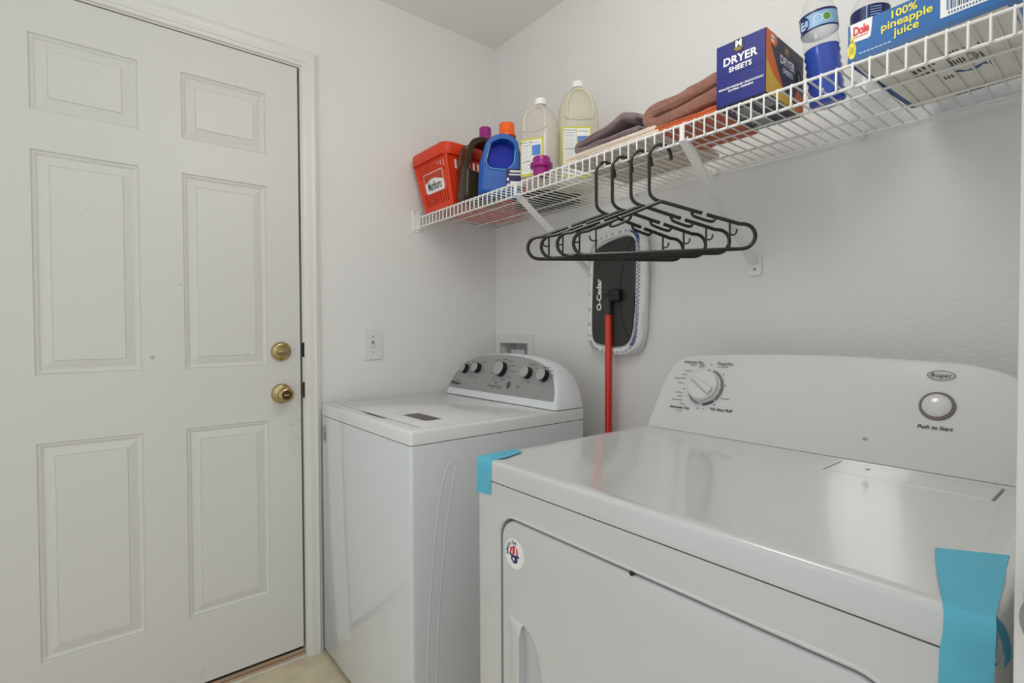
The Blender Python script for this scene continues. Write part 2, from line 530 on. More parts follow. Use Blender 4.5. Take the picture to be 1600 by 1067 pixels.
prof = [(0, 0.0), (0.002, -0.0045), (0.006, -0.0028), (0.010, -0.0045), (0.013, -0.0075), (0.016, -0.0078), (0.036, -0.0022), (0.038, -0.0034), (0.0395, -0.0008)]
for i in pc:
    for j in pr:
        bm = nb()
        y0, y1, z0, z1 = cols[i], cols[i + 1], rows[j], rows[j + 1]
        rings = []
        for (dd, x) in prof:
            rings.append([bm.verts.new((x, y, z)) for y, z in ((y0 + dd, z0 + dd), (y1 - dd, z0 + dd), (y1 - dd, z1 - dd), (y0 + dd, z1 - dd))])
        for A, B in zip(rings, rings[1:]):
            for k in range(4): bm.faces.new((A[k], A[(k + 1) % 4], B[(k + 1) % 4], B[k]))
        bm.faces.new(rings[-1])
        bm_obj('panel', bm, M_door, door1, smooth=False)
# deadbolt
MX = frame((0, 0, 0), (0, 1, 0), (0, 0, 1))      # local z -> +X
def on_door(y, z): return Matrix.Translation((0, y, z)) @ MX
db = bpy.data.objects.new('deadbolt', None); COL.objects.link(db); db.parent = door1
db.location = Vector((0, -0.9238, 1.0807)) - door1.location; db['label'] = 'round brass deadbolt plate with a thumb turn'
bm = nb(); lathe(bm, [(0, 0.0), (0.0325, 0.0), (0.0325, 0.006), (0.030, 0.012), (0.024, 0.016), (0.0, 0.017)], 32, M=on_door(-0.9238, 1.0807)); bm_obj('rosette', bm, M_brass, db)
bm = nb(); lathe(bm, [(0, 0.0165), (0.0215, 0.0165), (0.0215, 0.0185), (0.0195, 0.0205), (0, 0.021)], 32, M=on_door(-0.9238, 1.0825)); bm_obj('turn_boss', bm, M_brass, db)
plate('thumb_turn', [ellipse(0, 0, 0.0225, 0.0062)], M_brasstin, db, on_door(-0.9238, 1.0775) @ Matrix.Translation((0, 0, 0.026)), ext=0.006, bev=0.003)
kb = bpy.data.objects.new('door_knob', None); COL.objects.link(kb); kb.parent = door1
kb.location = Vector((0, -0.9232, 0.9363)) - door1.location; kb['label'] = 'round brass door knob with key turn'
bm = nb(); lathe(bm, [(0, 0), (0.034, 0), (0.034, 0.003), (0.030, 0.010), (0.018, 0.014), (0.012, 0.016), (0.0, 0.016)], 32, M=on_door(-0.9232, 0.9363)); bm_obj('rosette', bm, M_brass, kb)
bm = nb(); lathe(bm, [(0, 0.014), (0.011, 0.014), (0.0105, 0.026), (0.016, 0.030), (0.0235, 0.037), (0.026, 0.046), (0.0255, 0.054), (0.021, 0.060), (0.016, 0.062), (0.015, 0.058), (0.0, 0.058)], 32, M=on_door(-0.9232, 0.9363)); bm_obj('knob_ball', bm, M_brass, kb)
bm = nb(); lathe(bm, [(0, 0.0585), (0.0145, 0.0585), (0.0145, 0.0592), (0.0, 0.0595)], 24, M=on_door(-0.9232, 0.9363)); bm_obj('knob_centre', bm, M_brassdark, kb)
bm = nb(); box(bm, -0.009, 0.009, -0.003, 0.003, 0.059, 0.063, 0.001, 1, on_door(-0.9232, 0.9363)); bm_obj('key_turn', bm, M_brass, kb)
bm = nb(); lathe(bm, [(0, 0.007), (0.0035, 0.007), (0.003, 0.0125), (0, 0.0125)], 12, M=on_door(-0.9232 - 0.022, 0.936)); bm_obj('screw', bm, M_brassdark, kb)

# door frame: jamb, gap shade, casing, strikes, threshold
tr1 = bpy.data.objects.new('trim_1', None); COL.objects.link(tr1); tr1.location = (0, DR, 0); struct(tr1)
tr1['label'] = 'white door frame around the six panel door'
bm = nb(); box(bm, -0.1, 0.002, JR, JR + 0.02, 0, JT + 0.02); bm_obj('jamb', bm, M_trim, tr1, smooth=False)
bm = nb(); box(bm, -0.1, 0.002, JL - 0.02, JL, 0, JT + 0.02); bm_obj('jamb', bm, M_trim, tr1, smooth=False)
bm = nb(); box(bm, -0.1, 0.002, JL, JR, JT, JT + 0.02); bm_obj('head_jamb', bm, M_trim, tr1, smooth=False)
bm = nb(); box(bm, -0.075, -0.046, JL, JR, DB, JT); bm_obj('door_gap_shade', bm, M_darkgap, tr1, smooth=False)  # dark sheet behind the slab, paints the shade of the door gaps
cp = [(0.0, 0.001), (0.0, 0.009), (0.003, 0.011), (0.011, 0.012), (0.013, 0.0145), (0.030, 0.0155), (0.038, 0.0175), (0.041, 0.0175), (0.043, 0.014), (0.051, 0.012), (0.055, 0.0095), (0.057, 0.001)]
ci, co = JR + 0.005, JL - 0.005
ct = JT + 0.005
def casing_seg(name, pa, pb, oa, ob):
    """pa,pb = inner path ends (Y,Z); oa,ob = outward mitre directions"""
    bm = nb()
    A = [bm.verts.new((x, pa[0] + oa[0] * d, pa[1] + oa[1] * d)) for d, x in cp]
    B = [bm.verts.new((x, pb[0] + ob[0] * d, pb[1] + ob[1] * d)) for d, x in cp]
    n = len(cp)
    for k in range(n): bm.faces.new((A[k], A[(k + 1) % n], B[(k + 1) % n], B[k]))
    bm.faces.new(A); bm.faces.new(list(reversed(B)))
    bm_obj(name, bm, M_trim, tr1, smooth=False)
casing_seg('side_casing', (ci, 0.0), (ci, ct), (1, 0), (1, 1))
casing_seg('side_casing', (co, 0.0), (co, ct), (-1, 0), (-1, 1))
casing_seg('head_casing', (co, ct), (ci, ct), (-1, 1), (1, 1))
for z0, z1, m_ in ((1.0585, 1.1098, M_black), (0.9155, 0.971, M_brassdark)):
    Ms = frame((0.0022, JR + 0.0015, (z0 + z1) / 2), (0, 1, 0), (0, 0, 1))
    plate('strike_plate', [rrect(-0.0045, 0.0075, -(z1 - z0) / 2, (z1 - z0) / 2, 0.0055)], m_, tr1, Ms, ext=0.0006)
bm = nb(); box(bm, -0.10, 0.0, JL, JR, 0.0, 0.012, 0.002, 1); box(bm, -0.10, -0.006, JL, JR, 0.012, 0.025, 0.004, 2); bm_obj('threshold', bm, M_wood, tr1, angle=30)
bm = nb(); box(bm, 0.0, 0.004, JL, JR, 0.0, 0.006); bm_obj('threshold_edge', bm, M_alu, tr1, smooth=False)
bm = nb(); box(bm, -0.06, -0.012, DL, DR, 0.0255, 0.0375); bm_obj('sill_gap_shade', bm, M_darkgap, tr1, smooth=False)  # black strip below the slab, shade of the gap as colour

# ------------------------------------------------------------------ door 2 (open door at the right edge)
door2 = bpy.data.objects.new('door_2', None); COL.objects.link(door2); door2.location = (2.60, -0.90, 0); struct(door2)
door2['label'] = 'edge of an open white door with a satin knob at right'
bm = nb(); box(bm, 1.8125, 2.60, -0.90, -0.865, 0.012, 2.03, 0.002, 2); bm_obj('slab', bm, M_trim, door2)
M2 = frame((1.851, -0.9, 0.952), (1, 0, 0), (0, 0, 1))
M2 = Matrix.Translation((1.8475, -0.9, 0.952)) @ frame((0, 0, 0), (1, 0, 0), (0, 0, 1))
bm = nb(); lathe(bm, [(0, 0), (0.030, 0), (0.029, 0.005), (0.014, 0.008), (0.011, 0.018), (0.019, 0.024), (0.0265, 0.032), (0.0275, 0.042), (0.022, 0.050), (0, 0.053)], 32, M=M2)
bm_obj('door_knob', bm, M_nickel, door2)

# ------------------------------------------------------------------ outlet box and switch plate
ob = thing('washer_outlet_box', 'white recessed plastic water supply box in the wall behind the washer', 'outlet box', (0.13, 0.0, OBZ0))
MY = lambda o: frame(o, (1, 0, 0), (0, 0, 1))     # faces -Y
plate('box_frame', [rrect(0.0035, 0.262, 0.90, 1.131, 0.004)], M_trim, ob, MY((0, -0.004, 0)), holes=[rect(OBX0, OBX1, OBZ0, OBZ1)], ext=0.003, bev=0.001)
bm = nb()
p = lambda x, y, z: bm.verts.new((x, y, z))
e = 0.0008
x0, x1, z0, z1, yb = OBX0 + e, OBX1 - e, OBZ0 + e, OBZ1 - e, 0.085
f = [p(x0, 0, z0), p(x1, 0, z0), p(x1, 0, z1), p(x0, 0, z1)]; g = [p(x0, yb, z0), p(x1, yb, z0), p(x1, yb, z1), p(x0, yb, z1)]
for k in range(4): bm.faces.new((f[k], f[(k + 1) % 4], g[(k + 1) % 4], g[k]))
bm.faces.new(g)
bm_obj('box_liner', bm, M_trim, ob, smooth=False)
bm = nb(); box(bm, 0.055, 0.15, 0.04, 0.084, 0.96, 1.066, 0.004, 2); bm_obj('valve_block', bm, M_white, ob)

sw = thing('switch_plate', 'white switch plate with two screws on the wall beside the door', 'switch plate', (0.0, -0.592, 1.098))
MXP = lambda o: frame(o, (0, 1, 0), (0, 0, 1))    # faces +X
plate('cover_plate', [rrect(-0.0355, 0.0355, -0.0575, 0.0575, 0.003)], M_trim, sw, MXP((0.0025, -0.592, 1.098)), ext=0.0018, bev=0.0015, holes=[rect(-0.006, 0.006, -0.0125, 0.0125)])
bm = nb(); box(bm, -0.0048, 0.0048, -0.011, 0.003, -0.002, 0.010, 0.0015, 2, MXP((0.0025, -0.592, 1.098)) @ Matrix.Rotation(0.25, 4, 'X')); bm_obj('toggle', bm, M_trim, sw)
bm = nb(); box(bm, -0.0055, 0.0055, -0.012, 0.012, -0.0005, 0.0006, M=MXP((0.0012, -0.592, 1.098))); bm_obj('toggle_slot', bm, M_greymark, sw, smooth=False)
for dz in (0.030, -0.030):
    bm = nb(); lathe(bm, [(0, 0), (0.0034, 0), (0.003, 0.0012), (0, 0.0014)], 12, M=MXP((0.0054, -0.592, 1.098 + dz))); bm_obj('screw', bm, M_greymark, sw)

# ------------------------------------------------------------------ washer
WX0, WX1, WY0, WYB = 0.0285, 0.687, -0.7986, -0.154
ws = thing('washing_machine', 'white top load washing machine with grey control panel beside the door', 'washing machine', ((WX0 + WX1) / 2, (WY0 + WYB) / 2, 0))
bm = nb(); box(bm, WX0, WX1, WY0, WYB, 0.018, 0.8517, 0.010, 3, sharp='top')
body = bm_obj('cabinet', bm, M_enamel, ws)
# raised arch rib pressed into the side panel
def rib(pts, r, m_, parent, name):
    bm = nb(); tube(bm, pts, r, 8); bm_obj(name, bm, m_, parent)
side = [(0.687, y, z) for y, z in smooth_outline([(-0.755, 0.10), (-0.7535, 0.235), (-0.7448, 0.4187), (-0.7308, 0.5676), (-0.7220, 0.6357), (-0.7081, 0.7162), (-0.692, 0.7729), (-0.6750, 0.7915), (-0.6610, 0.7900), (-0.6610, 0.7700), (-0.6689, 0.7415), (-0.6900, 0.6364), (-0.6996, 0.5592), (-0.7157, 0.4087), (-0.7250, 0.2226), (-0.7265, 0.10)], 4)]
bm = nb(); tube(bm, side, 0.0032, 8)
for v in bm.verts: v.co.x = 0.6866 + (v.co.x - 0.687) * 0.45
bm_obj('side_rib', bm, M_enamel, ws)
for fx in (WX0 + 0.05, WX1 - 0.05):
    for fy in (WY0 + 0.05, WYB - 0.05):
        bm = nb(); lathe(bm, [(0, 0), (0.02, 0), (0.02, 0.012), (0.008, 0.014), (0.008, 0.02), (0, 0.02)], 16, (fx, fy, 0)); bm_obj('leg', bm, M_darkgap, ws)
bm = nb(); box(bm, WX0 + 0.004, WX1 - 0.004, WY0 + 0.004, WYB - 0.004, 0.8505, 0.857); bm_obj('seam_shade', bm, M_darkgap, ws, smooth=False)  # dark filler in the lip gap, shade put into its colour
bm = nb(); box(bm, WX0, WX1, WY0, WYB, 0.8538, 0.8915, 0.009, 3, sharp='bottom'); top = bm_obj('top_cover', bm, M_enamel_lit, ws)
c_ = nb(); bmesh.ops.create_uvsphere(c_, u_segments=24, v_segments=12, radius=1.0)
for v in c_.verts: v.co = Vector((0.372 + v.co.x * 0.105, -0.752 + v.co.y * 0.014, 0.8915 + v.co.z * 0.024))
ct_ = cutter_from(c_); ct_.data.transform(total(ws).inverted()); ct_.parent = ws; boolean(top, ct_)
c_ = nb(); box(c_, 0.076, 0.655, -0.7550, -0.7505, 0.884, 0.90)
ct_ = cutter_from(c_); ct_.data.transform(total(ws).inverted()); ct_.parent = ws; boolean(top, ct_)
bm = nb(); box(bm, 0.074, 0.655, -0.7515, -0.318, 0.8885, 0.8945, 0.0028, 2); lid = bm_obj('lid', bm, M_enamel_lit, ws)
# dark strip under the lid front, shade of the handle slot as colour
bm = nb(); box(bm, 0.30, 0.44, -0.7512, -0.74, 0.8870, 0.8890); bm_obj('lid_slot_shade', bm, M_darkgap, lid, smooth=False)
MZ = lambda o: frame(o, (1, 0, 0), (0, 1, 0))
plate('sticker', [rect(0.415, 0.600, -0.712, -0.640)], M_white, lid, MZ((0, 0, 0.8947)), ext=0.0002)
decal('sticker_print', [rect(0.452, 0.592, -0.700, -0.646)], M_inkgrey, lid, MZ((0, 0, 0.8951)), 0)
decal('sticker_lines', [rect(0.460, 0.584, y, y + 0.002) for y in (-0.693, -0.685, -0.677, -0.669, -0.661, -0.654)], M_greymark, lid, MZ((0, 0, 0.8954)), 0)
decal('sticker_border', [rect(0.420, 0.594, -0.7065, -0.7045), rect(0.420, 0.422, -0.7065, -0.645)], M_greymark, lid, MZ((0, 0, 0.8951)), 0)

def console(name, outline, ybase, zbase, ytop, ztop, yback, m_, parent, bev=0.012, backshrink=0.01):
    """outline in (X, z); front points lie on the sloped face, then sweep to the back plane with a rounded edge"""
    def yf(z): return ybase + (ytop - ybase) * (z - zbase) / (ztop - zbase)
    cx = sum(p[0] for p in outline) / len(outline)
    cz = zbase
    bm = nb()
    def ring(s, dy, back=False, y=None):
        r = []
        for (x, z) in outline:
            dx = (x - cx); dz = (z - cz)
            L = max(1e-6, math.hypot(dx, dz * 2.2))
            xx = x - dx / L * s * (1 if abs(dx) > 0.001 else 0); zz = z - (dz * 2.2) / L * s if dz > 1e-4 else z
            yy = (yf(z) + dy) if y is None else y
            r.append(bm.verts.new((xx, yy, zz)))
        return r
    rs = [ring(bev, 0.0), ring(bev * 0.3, bev * 0.25), ring(0, bev), ring(0, 0, y=yback - 0.012), ring(0.006, 0, y=yback)]
    n = len(outline)
    for A, B in zip(rs, rs[1:]):
        for k in range(n): bm.faces.new((A[k], A[(k + 1) % n], B[(k + 1) % n], B[k]))
    bm.faces.new(rs[0]); bm.faces.new(list(reversed(rs[-1])))
    return bm_obj(name, bm, m_, parent, angle=40)

wo_half = [(0.687, 0.8935), (0.681, 0.925), (0.664, 0.965), (0.640, 0.997), (0.605, 1.022), (0.550, 1.043), (0.47, 1.056), (0.358, 1.0615)]
wo = smooth_outline(wo_half + [(0.716 - x, z) for x, z in reversed(wo_half[:-1])])
wo = [(min(0.687, max(0.029, x)), z) for x, z in wo]
cons = console('console', wo, -0.2867, 0.8935, -0.219, 1.0615, -0.156, M_console, ws)
MF = frame((0.358, -0.2867, 0.8935), (1, 0, 0), (0, 0.0677, 0.168))   # face plane, local y up the slope
SL = math.hypot(0.0677, 0.168) / 0.168
def wf(x, z): return (x - 0.358, (z - 0.8935) * SL)
gp_half = [(0.665, 0.9185), (0.660, 0.94), (0.647, 0.968), (0.625, 0.9975), (0.592, 1.0215), (0.54, 1.0400), (0.46, 1.0520), (0.358, 1.0570)]
gp = smooth_outline(gp_half + [(0.705 - x, z) for x, z in reversed(gp_half[:-1])])
cp_ = plate('control_panel', [[wf(x, z) for x, z in gp]], M_greypanel, cons, MF, ext=0.0014, bev=0.0004)
def knob(x, z, r, d):
    u, v = wf(x, z)
    K = lift(MF, u, v, 0.0014)
    bm = nb(); lathe(bm, [(0, 0), (r * 0.98, 0), (r, d * 0.2), (r * 0.93, d), (0, d)], 28, M=K)
    k = bm_obj('knob', bm, M_black, ws)
    bm = nb(); lathe(bm, [(0, d - 0.001), (r * 0.92, d - 0.001), (r * 0.90, d + 0.0012), (0, d + 0.0016)], 28, M=K)
    bm_obj('knob_face', bm, M_knobface, k)
for x, z, r in ((0.124, 0.9935, 0.0195), (0.206, 1.0000, 0.0205), (0.357, 1.0030, 0.0285), (0.508, 0.998, 0.0215), (0.594, 0.9945, 0.0215)):
    knob(x, z, r, 0.020)
u, v = wf(0.4206, 0.9518)
plate('push_button', [ellipse(u, v, 0.0095, 0.0135)], M_inkgrey, ws, MF, ext=0.003, bev=0.001)
decal('indicator_lights', [ellipse(wf(0.305 + i * 0.0145, 0.943)[0], wf(0.3, 0.943)[1], 0.0032, 0.0032, 10) for i in range(6)], M_inkdark, ws, MF, 0.0026)
marks = []
for x, z, w in ((0.118, 1.012, 0.03), (0.155, 1.0235, 0.034), (0.215, 1.0265, 0.034), (0.29, 1.0365, 0.03), (0.337, 1.041, 0.024), (0.373, 1.036, 0.026), (0.395, 1.02, 0.022), (0.405, 1.0, 0.034), (0.39, 0.979, 0.024),
                (0.36, 0.968, 0.026), (0.285, 0.987, 0.018), (0.283, 1.003, 0.008), (0.30, 0.967, 0.01), (0.287, 0.943, 0.012), (0.50, 1.0295, 0.044), (0.525, 1.018, 0.014), (0.505, 0.969, 0.018), (0.585, 1.0225, 0.042), (0.608, 1.013, 0.026), (0.620, 1.003, 0.012), (0.622, 0.998, 0.012), (0.622, 0.993, 0.012),
                (0.455, 0.9525, 0.022), (0.453, 0.947, 0.018), (0.15, 0.968, 0.016), (0.185, 0.966, 0.018), (0.325, 0.9565, 0.016), (0.325, 0.9535, 0.010), (0.31, 0.937, 0.02), (0.35, 0.937, 0.02)):
    u, v = wf(x + 0.020 * (1 if x < 0.56 else 0.4), z); marks.append(rect(u - w / 2, u + w / 2, v - 0.0011, v + 0.0011))
mk_ = decal('printed_markings', marks, M_inkgrey, ws, MF, 0.0024); mk_['kind'] = 'stuff'
u, v = wf(0.083, 0.936)
text('lettering', 'Whirlpool', 0.0165, M_inkdark, ws, lift(MF, u, v, 0.0025), bold=0.0006)
decal('logo_swoosh', [[(u - 0.022, v + 0.002), (u + 0.006, v + 0.012), (u + 0.03, v + 0.008), (u + 0.03, v + 0.0095), (u + 0.006, v + 0.0135), (u - 0.022, v + 0.0035)]], M_inkdark, ws, MF, 0.0025)
# oval badge pressed on the front left corner (lettering runs upwards)
MB = Matrix.Translation((0.0600, WY0 - 0.0002, 0.790)) @ frame((0, 0, 0), (0, 0, 1), (-1, 0, 0))
plate('badge', [ellipse(0, 0, 0.033, 0.0165)], M_greymark, ws, MB, holes=[ellipse(0, 0, 0.0312, 0.0148)], ext=0.0006)

bmk_ = decal('badge_marks', [rect(-0.022, -0.013, -0.007, 0.007), rect(-0.009, -0.0055, -0.009, 0.009), rect(-0.002, 0.0015, -0.009, 0.009), rect(0.005, 0.0085, -0.008, 0.008), rect(0.013, 0.021, -0.005, 0.005)], M_inkgrey, ws, MB, 0.0009); bmk_['kind'] = 'stuff'

# ------------------------------------------------------------------ dryer
DX0, DX1, DY0, DYB = 1.0405, 1.795, -0.839, -0.195
dz_lip = 0.8616
dr = thing('clothes_dryer', 'white front load dryer with a tall white control console and blue tape', 'dryer', ((DX0 + DX1) / 2, (DY0 + DYB) / 2, 0))
bm = nb(); box(bm, DX0, DX1, DY0, DYB, 0.02, 0.8596, 0.008, 3, sharp='top'); dbody = bm_obj('cabinet', bm, M_dryer, dr)
KX0, KX1, KZ0, KZ1, KR = 1.1115, 1.735, 0.20, 0.8075, 0.045
cut = plate_mesh([rrect(KX0, KX1, KZ0, KZ1, KR, 8)], ext=0.022, M=MY((0, DY0, 0)))
cut.transform(total(dr).inverted())
ctt = cutter_from(cut); ctt.parent = dr; boolean(dbody, ctt)
for fx in (DX0 + 0.05, DX1 - 0.05):
    for fy in (DY0 + 0.05, DYB - 0.05):
        bm = nb(); lathe(bm, [(0, 0), (0.02, 0), (0.02, 0.012), (0.008, 0.014), (0.008, 0.022), (0, 0.022)], 16, (fx, fy, 0)); bm_obj('leg', bm, M_darkgap, dr)
# rolled edge around the door opening
bm = nb(); tube(bm, [(x, DY0 + 0.0015, z) for x, z in rrect(KX0 - 0.002, KX1 + 0.002, KZ0 - 0.002, KZ1 + 0.002, KR, 8)], 0.0035, 8, closed=True); bm_obj('door_surround', bm, M_dryer, dr)
g = 0.0055
dd = plate('door', [rrect(KX0 + g, KX1 - g, KZ0 + g, KZ1 - g, KR - g, 8)], M_dryer, dr, MY((0, DY0 + 0.010, 0)), ext=0.005, bev=0.004, bres=3)
# scooped pull: cut a half dome and add the lip over it
c_ = nb(); bmesh.ops.create_uvsphere(c_, u_segments=32, v_segments=16, radius=1.0)
for v in c_.verts: v.co = Vector((1.176 + v.co.x * 0.052, DY0 - 0.001 + v.co.y * 0.015, 0.530 + v.co.z * 0.094))
for v in c_.verts:
    v.co.x = max(v.co.x, 1.168)
ct_ = cutter_from(c_); ct_.data.transform(total(dr).inverted()); ct_.parent = dr; boolean(dd, ct_)
bm = nb()
prof_h = [(1.137, 0.0), (1.145, 0.003), (1.158, 0.0055), (1.168, 0.0075), (1.1715, 0.0065), (1.1705, 0.002), (1.166, 0.0)]
sect = []
for z, k in ((0.628, 0.05), (0.622, 0.75), (0.606, 1.0), (0.46, 1.0), (0.44, 0.75), (0.432, 0.05)):
    sect.append([bm.verts.new((x + (0.006 if z > 0.6 and x > 1.16 else 0) * (z - 0.6) / 0.028, DY0 + 0.0012 - h * k, z - (x - 1.137) * (0.12 if z > 0.6 else 0))) for x, h in prof_h])
for A, B in zip(sect, sect[1:]):
    for k in range(len(A) - 1): bm.faces.new((A[k], A[k + 1], B[k + 1], B[k]))
    bm.faces.new((A[-1], A[0], B[0], B[-1]))
bm.faces.new(sect[0]); bm.faces.new(sect[-1])
bm_obj('handle', bm, M_dryer, dd, angle=50)
bm = nb(); lathe(bm, [(0, -0.001), (0.0036, -0.001), (0.0033, 0.003), (0, 0.0036)], 14, M=MY((1.4175, DY0, 0.8045))); bm_obj('screw', bm, M_black, dr)
# top
bm = nb(); box(bm, DX0 + 0.003, DX1 - 0.003, DY0 + 0.003, DYB - 0.003, 0.858, 0.864); bm_obj('seam_shade', bm, M_darkgap, dr, smooth=False)  # near-black slab that paints the shade in the seam under the top
bm = nb(); box(bm, DX0, DX1, DY0, DYB, dz_lip, 0.900, 0.009, 4, sharp='bottom')
tf = max(bm.faces, key=lambda f_: f_.calc_center_median().z + f_.calc_area())
r_ = bmesh.ops.inset_region(bm, faces=[tf], thickness=0.012, depth=0.0)
r_ = bmesh.ops.inset_region(bm, faces=[tf], thickness=0.010, depth=-0.0022)
dtop = bm_obj('top_cover', bm, M_dryer, dr, angle=50)
LX0, LX1, LY0, LY1 = 1.509, 1.7305, -0.416, -0.33
c_ = nb(); box(c_, LX0 - 0.0022, LX1 + 0.0042, LY0 - 0.0022, LY1 + 0.002, 0.888, 0.91)
ct_ = cutter_from(c_); ct_.data.transform(total(dr).inverted()); ct_.parent = dr; boolean(dtop, ct_)
bm = nb(); box(bm, LX0, LX1, LY0, LY1, 0.888, 0.8982, 0.001, 1); lint = bm_obj('lint_screen_lid', bm, M_dryer, dr)
decal('lid_mark', [[(1.5545, -0.365), (1.564, -0.365), (1.5605, -0.350)]], M_greymark, lint, MZ((0, 0, 0.8985)), 0)
# console
do_half = [(1.7895, 0.8985), (1.783, 0.95), (1.771, 1.010), (1.756, 1.042), (1.734, 1.0640), (1.700, 1.0770), (1.66, 1.0845), (1.56, 1.0895), (1.4175, 1.092)]
do_left = [(1.0455, 0.8985), (1.0515, 0.95), (1.0625, 1.010), (1.0735, 1.045), (1.0880, 1.0665), (1.1150, 1.0795), (1.17, 1.0845), (1.28, 1.0895)]
do = smooth_outline(do_half + list(reversed(do_left)))
dc = console('console', do, -0.3024, 0.8985, -0.217, 1.092, -0.197, M_dryer, dr, bev=0.008)
MD = frame((0, -0.3024, 0.8985), (1, 0, 0), (0, 0.0854, 0.1935))
SD = math.hypot(0.0854, 0.1935) / 0.1935
def df(x, z): return (x, (z - 0.8985) * SD)
def dl(x, z, h=0.0): u, v = df(x, z); return lift(MD, u, v, h)
# start button
bm = nb(); lathe(bm, [(0.0205, 0), (0.0262, 0), (0.0262, 0.0012), (0.0245, 0.0026), (0.0205, 0.0016)], 36, M=dl(1.6336, 1.009)); bm_obj('button_ring', bm, M_inkbrown, dr)
bm = nb(); lathe(bm, [(0, 0.0), (0.0215, 0.0), (0.0212, 0.004), (0.0175, 0.0068), (0.010, 0.0086), (0, 0.009)], 36, M=dl(1.6336, 1.009)); bm_obj('start_button', bm, M_dryer, dr)
plate('oval_badge', [ellipse(0, 0, 0.0205, 0.0095)], M_inkgrey, dr, dl(1.6342, 1.0625, 0.0003), holes=[ellipse(0, 0, 0.0192, 0.0083)], ext=0.0002)
text('badge_lettering', 'Roper', 0.0122, M_inkgrey, dr, dl(1.6342, 1.0625, 0.0004), bold=0.0002)
text('lettering', 'Push to Start', 0.0094, M_inkdark, dr, dl(1.6335, 0.972, 0.0004), shear=0.25, bold=0.0002)
# dial
DCX, DCZ = 1.1835, 1.0065
dm = dl(DCX, DCZ)
bm = nb(); lathe(bm, [(0, 0), (0.041, 0), (0.041, 0.006), (0.0385, 0.008), (0.038, 0.018), (0.035, 0.0205), (0, 0.0205)], 40, M=dm); dial = bm_obj('timer_dial', bm, M_dryer, dr)
bm = nb(); box(bm, -0.034, 0.034, -0.006, 0.006, 0.019, 0.0295, 0.004, 3)
for v in bm.verts:
    v.co.y *= 1.0 - 0.55 * (v.co.x / 0.034)
RM = dm @ Matrix.Rotation(math.radians(150), 4, 'Z')
for v in bm.verts: v.co = RM @ v.co
bm_obj('pointer_grip', bm, M_dryer, dial)
def arc_band(r0, r1, a0, a1, n=14):
    return arc(0, 0, r1, a0, a1, n) + list(reversed(arc(0, 0, r0, a0, a1, n)))

for r0_, r1_, a0_, a1_, m_ in ((0.0425, 0.0465, 75, -42, M_inkbrown), (0.0425, 0.0455, 198, 256, M_inkbrown), (0.0425, 0.0462, 274, 312, M_inkdark), (0.0428, 0.0438, 140, 190, M_inkdark), (0.0428, 0.0440, 86, 98, M_inkdark)):
    add_mesh('dial_scale', plate_mesh([arc_band(r0_, r1_, a0_, a1_)], ext=0.0002, M=lift(dm, 0, 0, 0.0003)), m_, dr, smooth=False)
for s, x, z, sz in (('Automatic Dry', 1.1355, 1.0650, 0.0088), ('Timed Dry', 1.2200, 1.0640, 0.0090), ('Automatic Dry', 1.1260, 0.9530, 0.0090), ('No Heat Fluff', 1.2360, 0.9580, 0.0095)):
    text('lettering', s, sz, M_inkdark, dr, dl(x, z, 0.0004), shear=0.25, bold=0.0002)
for s, x, z in (('High Heat', 1.1370, 1.0580), ('High Heat', 1.2210, 1.0570), ('Low Heat', 1.1275, 0.9455), ('Wrinkle', 1.1620, 1.0590), ('Prevent', 1.1600, 1.0545), ('Cool Down', 1.1270, 1.0430), ('Less Dry', 1.1180, 1.0335), ('Energy Preferred', 1.1080, 1.0235), ('Very Dry', 1.1140, 1.0120), ('Off', 1.1265, 0.9985),
                ('Cool Down', 1.1150, 0.9890), ('Less Dry', 1.1200, 0.9800), ('Energy Preferred', 1.1150, 0.9710), ('Very Dry', 1.1330, 0.9620), ('80', 1.1850, 1.0610), ('60', 1.2060, 1.0560), ('40', 1.2230, 1.0400), ('20', 1.2340, 1.0140), ('Cool Down', 1.2400, 0.9840), ('Off', 1.2160, 0.9680), ('10', 1.2070, 0.9600), ('20', 1.1920, 0.9560), ('Off', 1.1750, 0.9555)):
    text('small_lettering', s, 0.0044, M_inkgrey, dr, dl(x, z, 0.0004), bold=0.0001)
decal('chip', [[(1.5265, df(0, 0.9375)[1]), (1.534, df(0, 0.936)[1]), (1.539, df(0, 0.939)[1]), (1.531, df(0, 0.9415)[1])]], M_greymark, dr, MD, 0.0004)
# round sticker on the dryer door
SM = MY((1.1535, DY0 - 0.0001, 0.7440)) @ Matrix.Translation((0, 0, 0.0012 - 0.0012))
SM = MY((1.1535, DY0 + 0.0008, 0.7440))
st = plate('sticker', [ellipse(0, 0, 0.027, 0.027, 36)], M_white, dd, SM, ext=0.0003)
for k, (xa, xb) in enumerate(((-0.0125, -0.009), (-0.005, 0.001), (0.006, 0.0105))):
    decal('sticker_stripe', [[(xa, -0.002), (xb, -0.002), (xb * 0.8 + 0.001, 0.008), (xb * 0.45 + 0.0025, 0.0145 - abs(k - 1) * 0.003), (xa * 0.55 + 0.001, 0.0145 - abs(k - 1) * 0.003), (xa * 0.9, 0.008)]], M_logored, dd, SM, 0.0006)
decal('sticker_hat', [[(-0.014, -0.0015), (-0.0125, -0.005), (-0.009, -0.0055), (-0.0085, -0.013), (-0.002, -0.0175), (0.006, -0.0165), (0.0095, -0.012), (0.0085, -0.0055), (0.013, -0.0055), (0.0145, -0.0035), (0.013, -0.0015), (0, -0.003)]], M_navy, dd, SM, 0.0006)
star = [((0.0048 if i % 2 == 0 else 0.002) * math.sin(2 * PI * i / 10) - 0.001, (0.0048 if i % 2 == 0 else 0.002) * math.cos(2 * PI * i / 10) - 0.010) for i in range(10)]
decal('sticker_star', [star], M_white, dd, SM, 0.0009)
